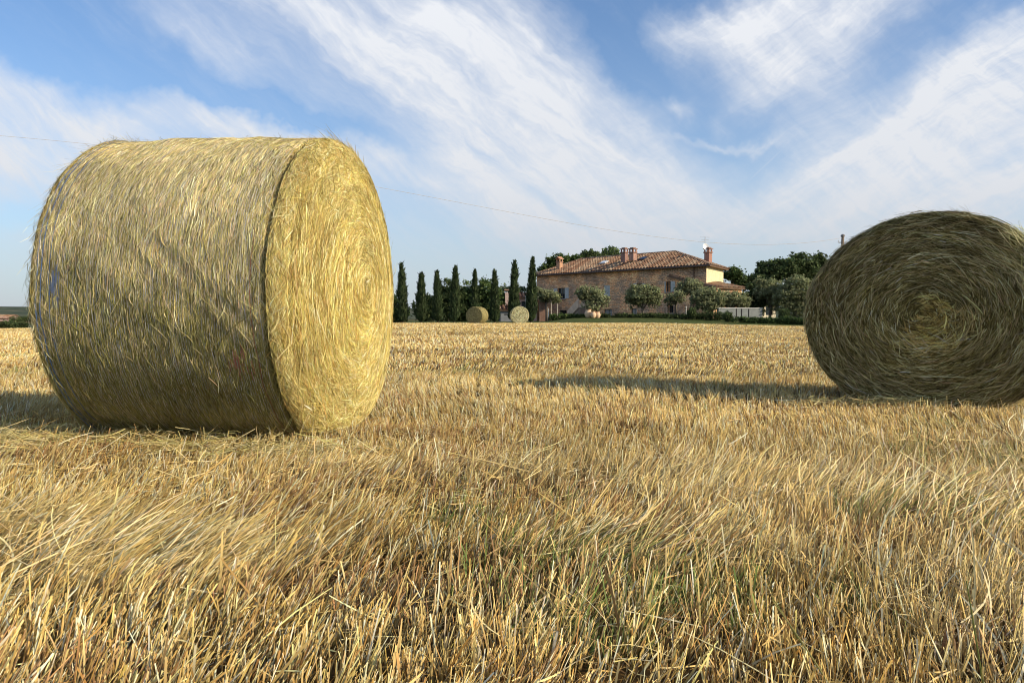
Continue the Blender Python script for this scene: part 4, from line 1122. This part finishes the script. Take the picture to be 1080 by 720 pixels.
# ================================================================== LIGHT, SKY, CAMERA
sdir = Vector((math.cos(EL) * math.cos(PHI), math.cos(EL) * math.sin(PHI), math.sin(EL)))
sun = bpy.data.lights.new('sun', 'SUN'); sun.energy = 5.0; sun.angle = math.radians(.53); sun.color = (1.0, .87, .66)
so = bpy.data.objects.new('sun', sun); col.objects.link(so); so.rotation_euler = sdir.to_track_quat('Z', 'Y').to_euler()

w = bpy.data.worlds.new('World'); sc.world = w; w.use_nodes = True
nt = w.node_tree; nt.nodes.clear()
wo = nt.nodes.new('ShaderNodeOutputWorld'); bg = nt.nodes.new('ShaderNodeBackground'); bg.inputs[1].default_value = .12
nt.links.new(bg.outputs[0], wo.inputs[0])
sky = nt.nodes.new('ShaderNodeTexSky'); sky.sky_type = 'NISHITA'; sky.sun_disc = False
sky.sun_elevation = EL; sky.sun_rotation = math.pi / 2 - PHI; sky.air_density = 1.0; sky.dust_density = .6; sky.ozone_density = 1.6
tc = nt.nodes.new('ShaderNodeTexCoord')
def MATH(op, a, b=None, c=None, clamp=False):
    n = nt.nodes.new('ShaderNodeMath'); n.operation = op; n.use_clamp = clamp
    for k, v in enumerate((a, b, c)):
        if v is None: continue
        if isinstance(v, (int, float)): n.inputs[k].default_value = v
        else: nt.links.new(v, n.inputs[k])
    return n.outputs[0]
sep = nt.nodes.new('ShaderNodeSeparateXYZ'); nt.links.new(tc.outputs['Generated'], sep.inputs[0])
sx, sy, sz = sep.outputs
az = MATH('ARCTAN2', sx, sy); el = MATH('ARCSINE', sz)
comb = nt.nodes.new('ShaderNodeCombineXYZ'); nt.links.new(az, comb.inputs[0]); nt.links.new(el, comb.inputs[1])
# warp
wn = nt.nodes.new('ShaderNodeTexNoise'); wn.inputs['Scale'].default_value = 7; wn.inputs['Detail'].default_value = 5; wn.inputs['Roughness'].default_value = .6
nt.links.new(comb.outputs[0], wn.inputs['Vector'])
wsub = nt.nodes.new('ShaderNodeVectorMath'); wsub.operation = 'SUBTRACT'; nt.links.new(wn.outputs['Color'], wsub.inputs[0]); wsub.inputs[1].default_value = (.5, .5, .5)
wsc = nt.nodes.new('ShaderNodeVectorMath'); wsc.operation = 'SCALE'; wsc.inputs['Scale'].default_value = .13; nt.links.new(wsub.outputs[0], wsc.inputs[0])
wad = nt.nodes.new('ShaderNodeVectorMath'); wad.operation = 'ADD'; nt.links.new(comb.outputs[0], wad.inputs[0]); nt.links.new(wsc.outputs[0], wad.inputs[1])
def azel(px, py):
    a = math.atan((px - 540) / F); return a, math.atan((HOR - py) / F * math.cos(a))
def blob(px, py, rx, ry, deg, amp, src=None):
    a0, e0 = azel(px, py)
    mp = nt.nodes.new('ShaderNodeMapping'); mp.vector_type = 'TEXTURE'
    mp.inputs['Location'].default_value = (a0, e0, 0); mp.inputs['Rotation'].default_value = (0, 0, -math.radians(deg)); mp.inputs['Scale'].default_value = (rx / F, ry / F, 1)
    nt.links.new(src or wad.outputs[0], mp.inputs['Vector'])
    ln = nt.nodes.new('ShaderNodeVectorMath'); ln.operation = 'DOT_PRODUCT'; nt.links.new(mp.outputs[0], ln.inputs[0]); nt.links.new(mp.outputs[0], ln.inputs[1])
    return MATH('MULTIPLY', MATH('EXPONENT', MATH('MULTIPLY', ln.outputs['Value'], -1.0)), amp)
blobs = [(330, 15, 170, 32, 26, .75), (470, 50, 150, 62, 28, .85), (560, 120, 130, 80, 42, .9), (640, 195, 110, 50, 20, .75), (500, 175, 150, 45, 20, .6), (590, 235, 200, 45, 0, .6),
         (110, 118, 190, 20, 9, .85), (30, 150, 220, 32, 6, .75), (320, 160, 150, 18, 14, .6), (60, 190, 180, 26, 0, .5), (20, 285, 160, 30, 0, .45), (240, 35, 110, 28, 28, .55), (25, 45, 45, 7, 20, .3),
         (755, 22, 52, 22, -5, .85), (860, 15, 110, 36, -10, .8), (830, 92, 60, 28, 35, .65), (880, 55, 80, 30, -25, .6), (706, 113, 17, 10, 0, .7), (765, 152, 58, 5, 3, .6), (765, 128, 12, 12, 0, .3),
         (1010, 110, 150, 38, -22, .85), (960, 165, 130, 20, -14, .6), (1060, 160, 130, 60, -10, .8), (930, 215, 180, 30, -5, .5), (1060, 40, 60, 18, -30, .6), (800, 240, 200, 24, 0, .45),
         (450, 290, 400, 30, 0, .25), (-250, 60, 200, 60, 10, .6), (1350, 120, 220, 80, -10, .6)]
acc = None
for b in blobs:
    v = blob(*b); acc = v if acc is None else MATH('ADD', acc, v)
for b in ((300, 128, 110, 16, 14, -.45), (655, 55, 26, 60, -25, -.45), (720, 150, 40, 12, 10, -.2), (60, 55, 90, 30, 10, -.35), (700, 200, 8, 8, 0, 0.01)):
    acc = MATH('ADD', acc, blob(*b))
# streaky cirrus texture (two directions)
def streak(rot, sxc, syc, det, rough, src=None):
    mp = nt.nodes.new('ShaderNodeMapping'); mp.vector_type = 'TEXTURE'; mp.inputs['Rotation'].default_value = (0, 0, -math.radians(rot)); mp.inputs['Scale'].default_value = (1 / sxc, 1 / syc, 1)
    nt.links.new(src or wad.outputs[0], mp.inputs['Vector'])
    n = nt.nodes.new('ShaderNodeTexNoise'); n.inputs['Scale'].default_value = 1; n.inputs['Detail'].default_value = det; n.inputs['Roughness'].default_value = rough
    n.inputs['Distortion'].default_value = .5
    nt.links.new(mp.outputs[0], n.inputs['Vector']); return n.outputs['Fac']
wad2 = nt.nodes.new('ShaderNodeVectorMath'); wad2.operation = 'MULTIPLY_ADD'
nt.links.new(wsub.outputs[0], wad2.inputs[0]); wad2.inputs[1].default_value = (.05, .05, .05); nt.links.new(comb.outputs[0], wad2.inputs[2])
s1_ = streak(33, 3.0, 17, 10, .66, wad2.outputs[0]); s2_ = streak(-27, 3.2, 20, 10, .66, wad2.outputs[0])
side_w = MATH('MULTIPLY_ADD', az, 4.0, -.3, clamp=True)
mixs = MATH('ADD', MATH('MULTIPLY', s1_, MATH('SUBTRACT', 1.0, side_w)), MATH('MULTIPLY', s2_, side_w))
fine = MATH('ADD', MATH('MULTIPLY', streak(42, 10, 60, 6, .6, wad2.outputs[0]), .6), MATH('MULTIPLY', streak(15, 22, 40, 6, .62, wad.outputs[0]), .4))
tex = MATH('ADD', MATH('MULTIPLY', MATH('SUBTRACT', mixs, .34), 2.5), MATH('MULTIPLY', MATH('SUBTRACT', fine, .5), 1.7), clamp=True)
# cloud veil added behind the camera for neutral fill light, thick haze near the horizon
back_fill = MATH('MULTIPLY', MATH('LESS_THAN', sy, 0.0), .4)
hazeh = MATH('MULTIPLY', MATH('EXPONENT', MATH('MULTIPLY', MATH('MAXIMUM', el, 0), -7.0)), .88)
mask = MATH('MULTIPLY', MATH('SUBTRACT', MATH('MINIMUM', MATH('ADD', acc, back_fill), 1.15), .08), 1.0)
mask = MATH('MAXIMUM', mask, 0.0)
dens = MATH('ADD', MATH('MULTIPLY', mask, MATH('MULTIPLY_ADD', tex, .62, .50)), MATH('MULTIPLY', MATH('MULTIPLY', tex, tex), .13))
# contrail
ctr_ = blob(822, 160, 80, 1.8, -42, .38, comb.outputs[0])
dens = MATH('MAXIMUM', dens, MATH('MULTIPLY', ctr_, MATH('ADD', mixs, .2)))
dens = MATH('MINIMUM', dens, .96)
# cloud colour: white high up, grey lavender lower
cr = nt.nodes.new('ShaderNodeValToRGB'); e = cr.color_ramp.elements
e[0].position = 0.0; e[0].color = (.55, .58, .635, 1); e[1].position = .36; e[1].color = (.89, .91, .95, 1)
e2_ = e.new(.16); e2_.color = (.78, .80, .84, 1)
nt.links.new(el, cr.inputs[0])
csc = nt.nodes.new('ShaderNodeVectorMath'); csc.operation = 'SCALE'; csc.inputs['Scale'].default_value = 1 / .12; nt.links.new(cr.outputs[0], csc.inputs[0])
skm = nt.nodes.new('ShaderNodeVectorMath'); skm.operation = 'MULTIPLY'; nt.links.new(sky.outputs[0], skm.inputs[0]); skm.inputs[1].default_value = (.66, 1.00, 1.33)
hz = nt.nodes.new('ShaderNodeMix'); hz.data_type = 'RGBA'; nt.links.new(hazeh, hz.inputs['Factor']); nt.links.new(skm.outputs[0], hz.inputs['A']); nt.links.new(csc.outputs[0], hz.inputs['B'])
mx = nt.nodes.new('ShaderNodeMix'); mx.data_type = 'RGBA'; nt.links.new(dens, mx.inputs['Factor']); nt.links.new(hz.outputs['Result'], mx.inputs['A']); nt.links.new(csc.outputs[0], mx.inputs['B'])
nt.links.new(mx.outputs['Result'], bg.inputs[0])

cam = bpy.data.cameras.new('camera'); co = bpy.data.objects.new('camera', cam); col.objects.link(co)
cam.sensor_width = 36; cam.lens = 36 * F / 1080; cam.clip_start = .05; cam.clip_end = 9000
co.location = (0, 0, CAM_Z); co.rotation_euler = (math.radians(90) - math.atan(25 / F), 0, 0)
sc.camera = co
sc.view_settings.view_transform = 'Standard'; sc.view_settings.look = 'None'; sc.view_settings.exposure = 0; sc.view_settings.gamma = 1
sc.cycles.pixel_filter_type = 'BLACKMAN_HARRIS'; sc.cycles.filter_width = 1.05
sc.cycles.max_bounces = 6; sc.cycles.transparent_max_bounces = 4
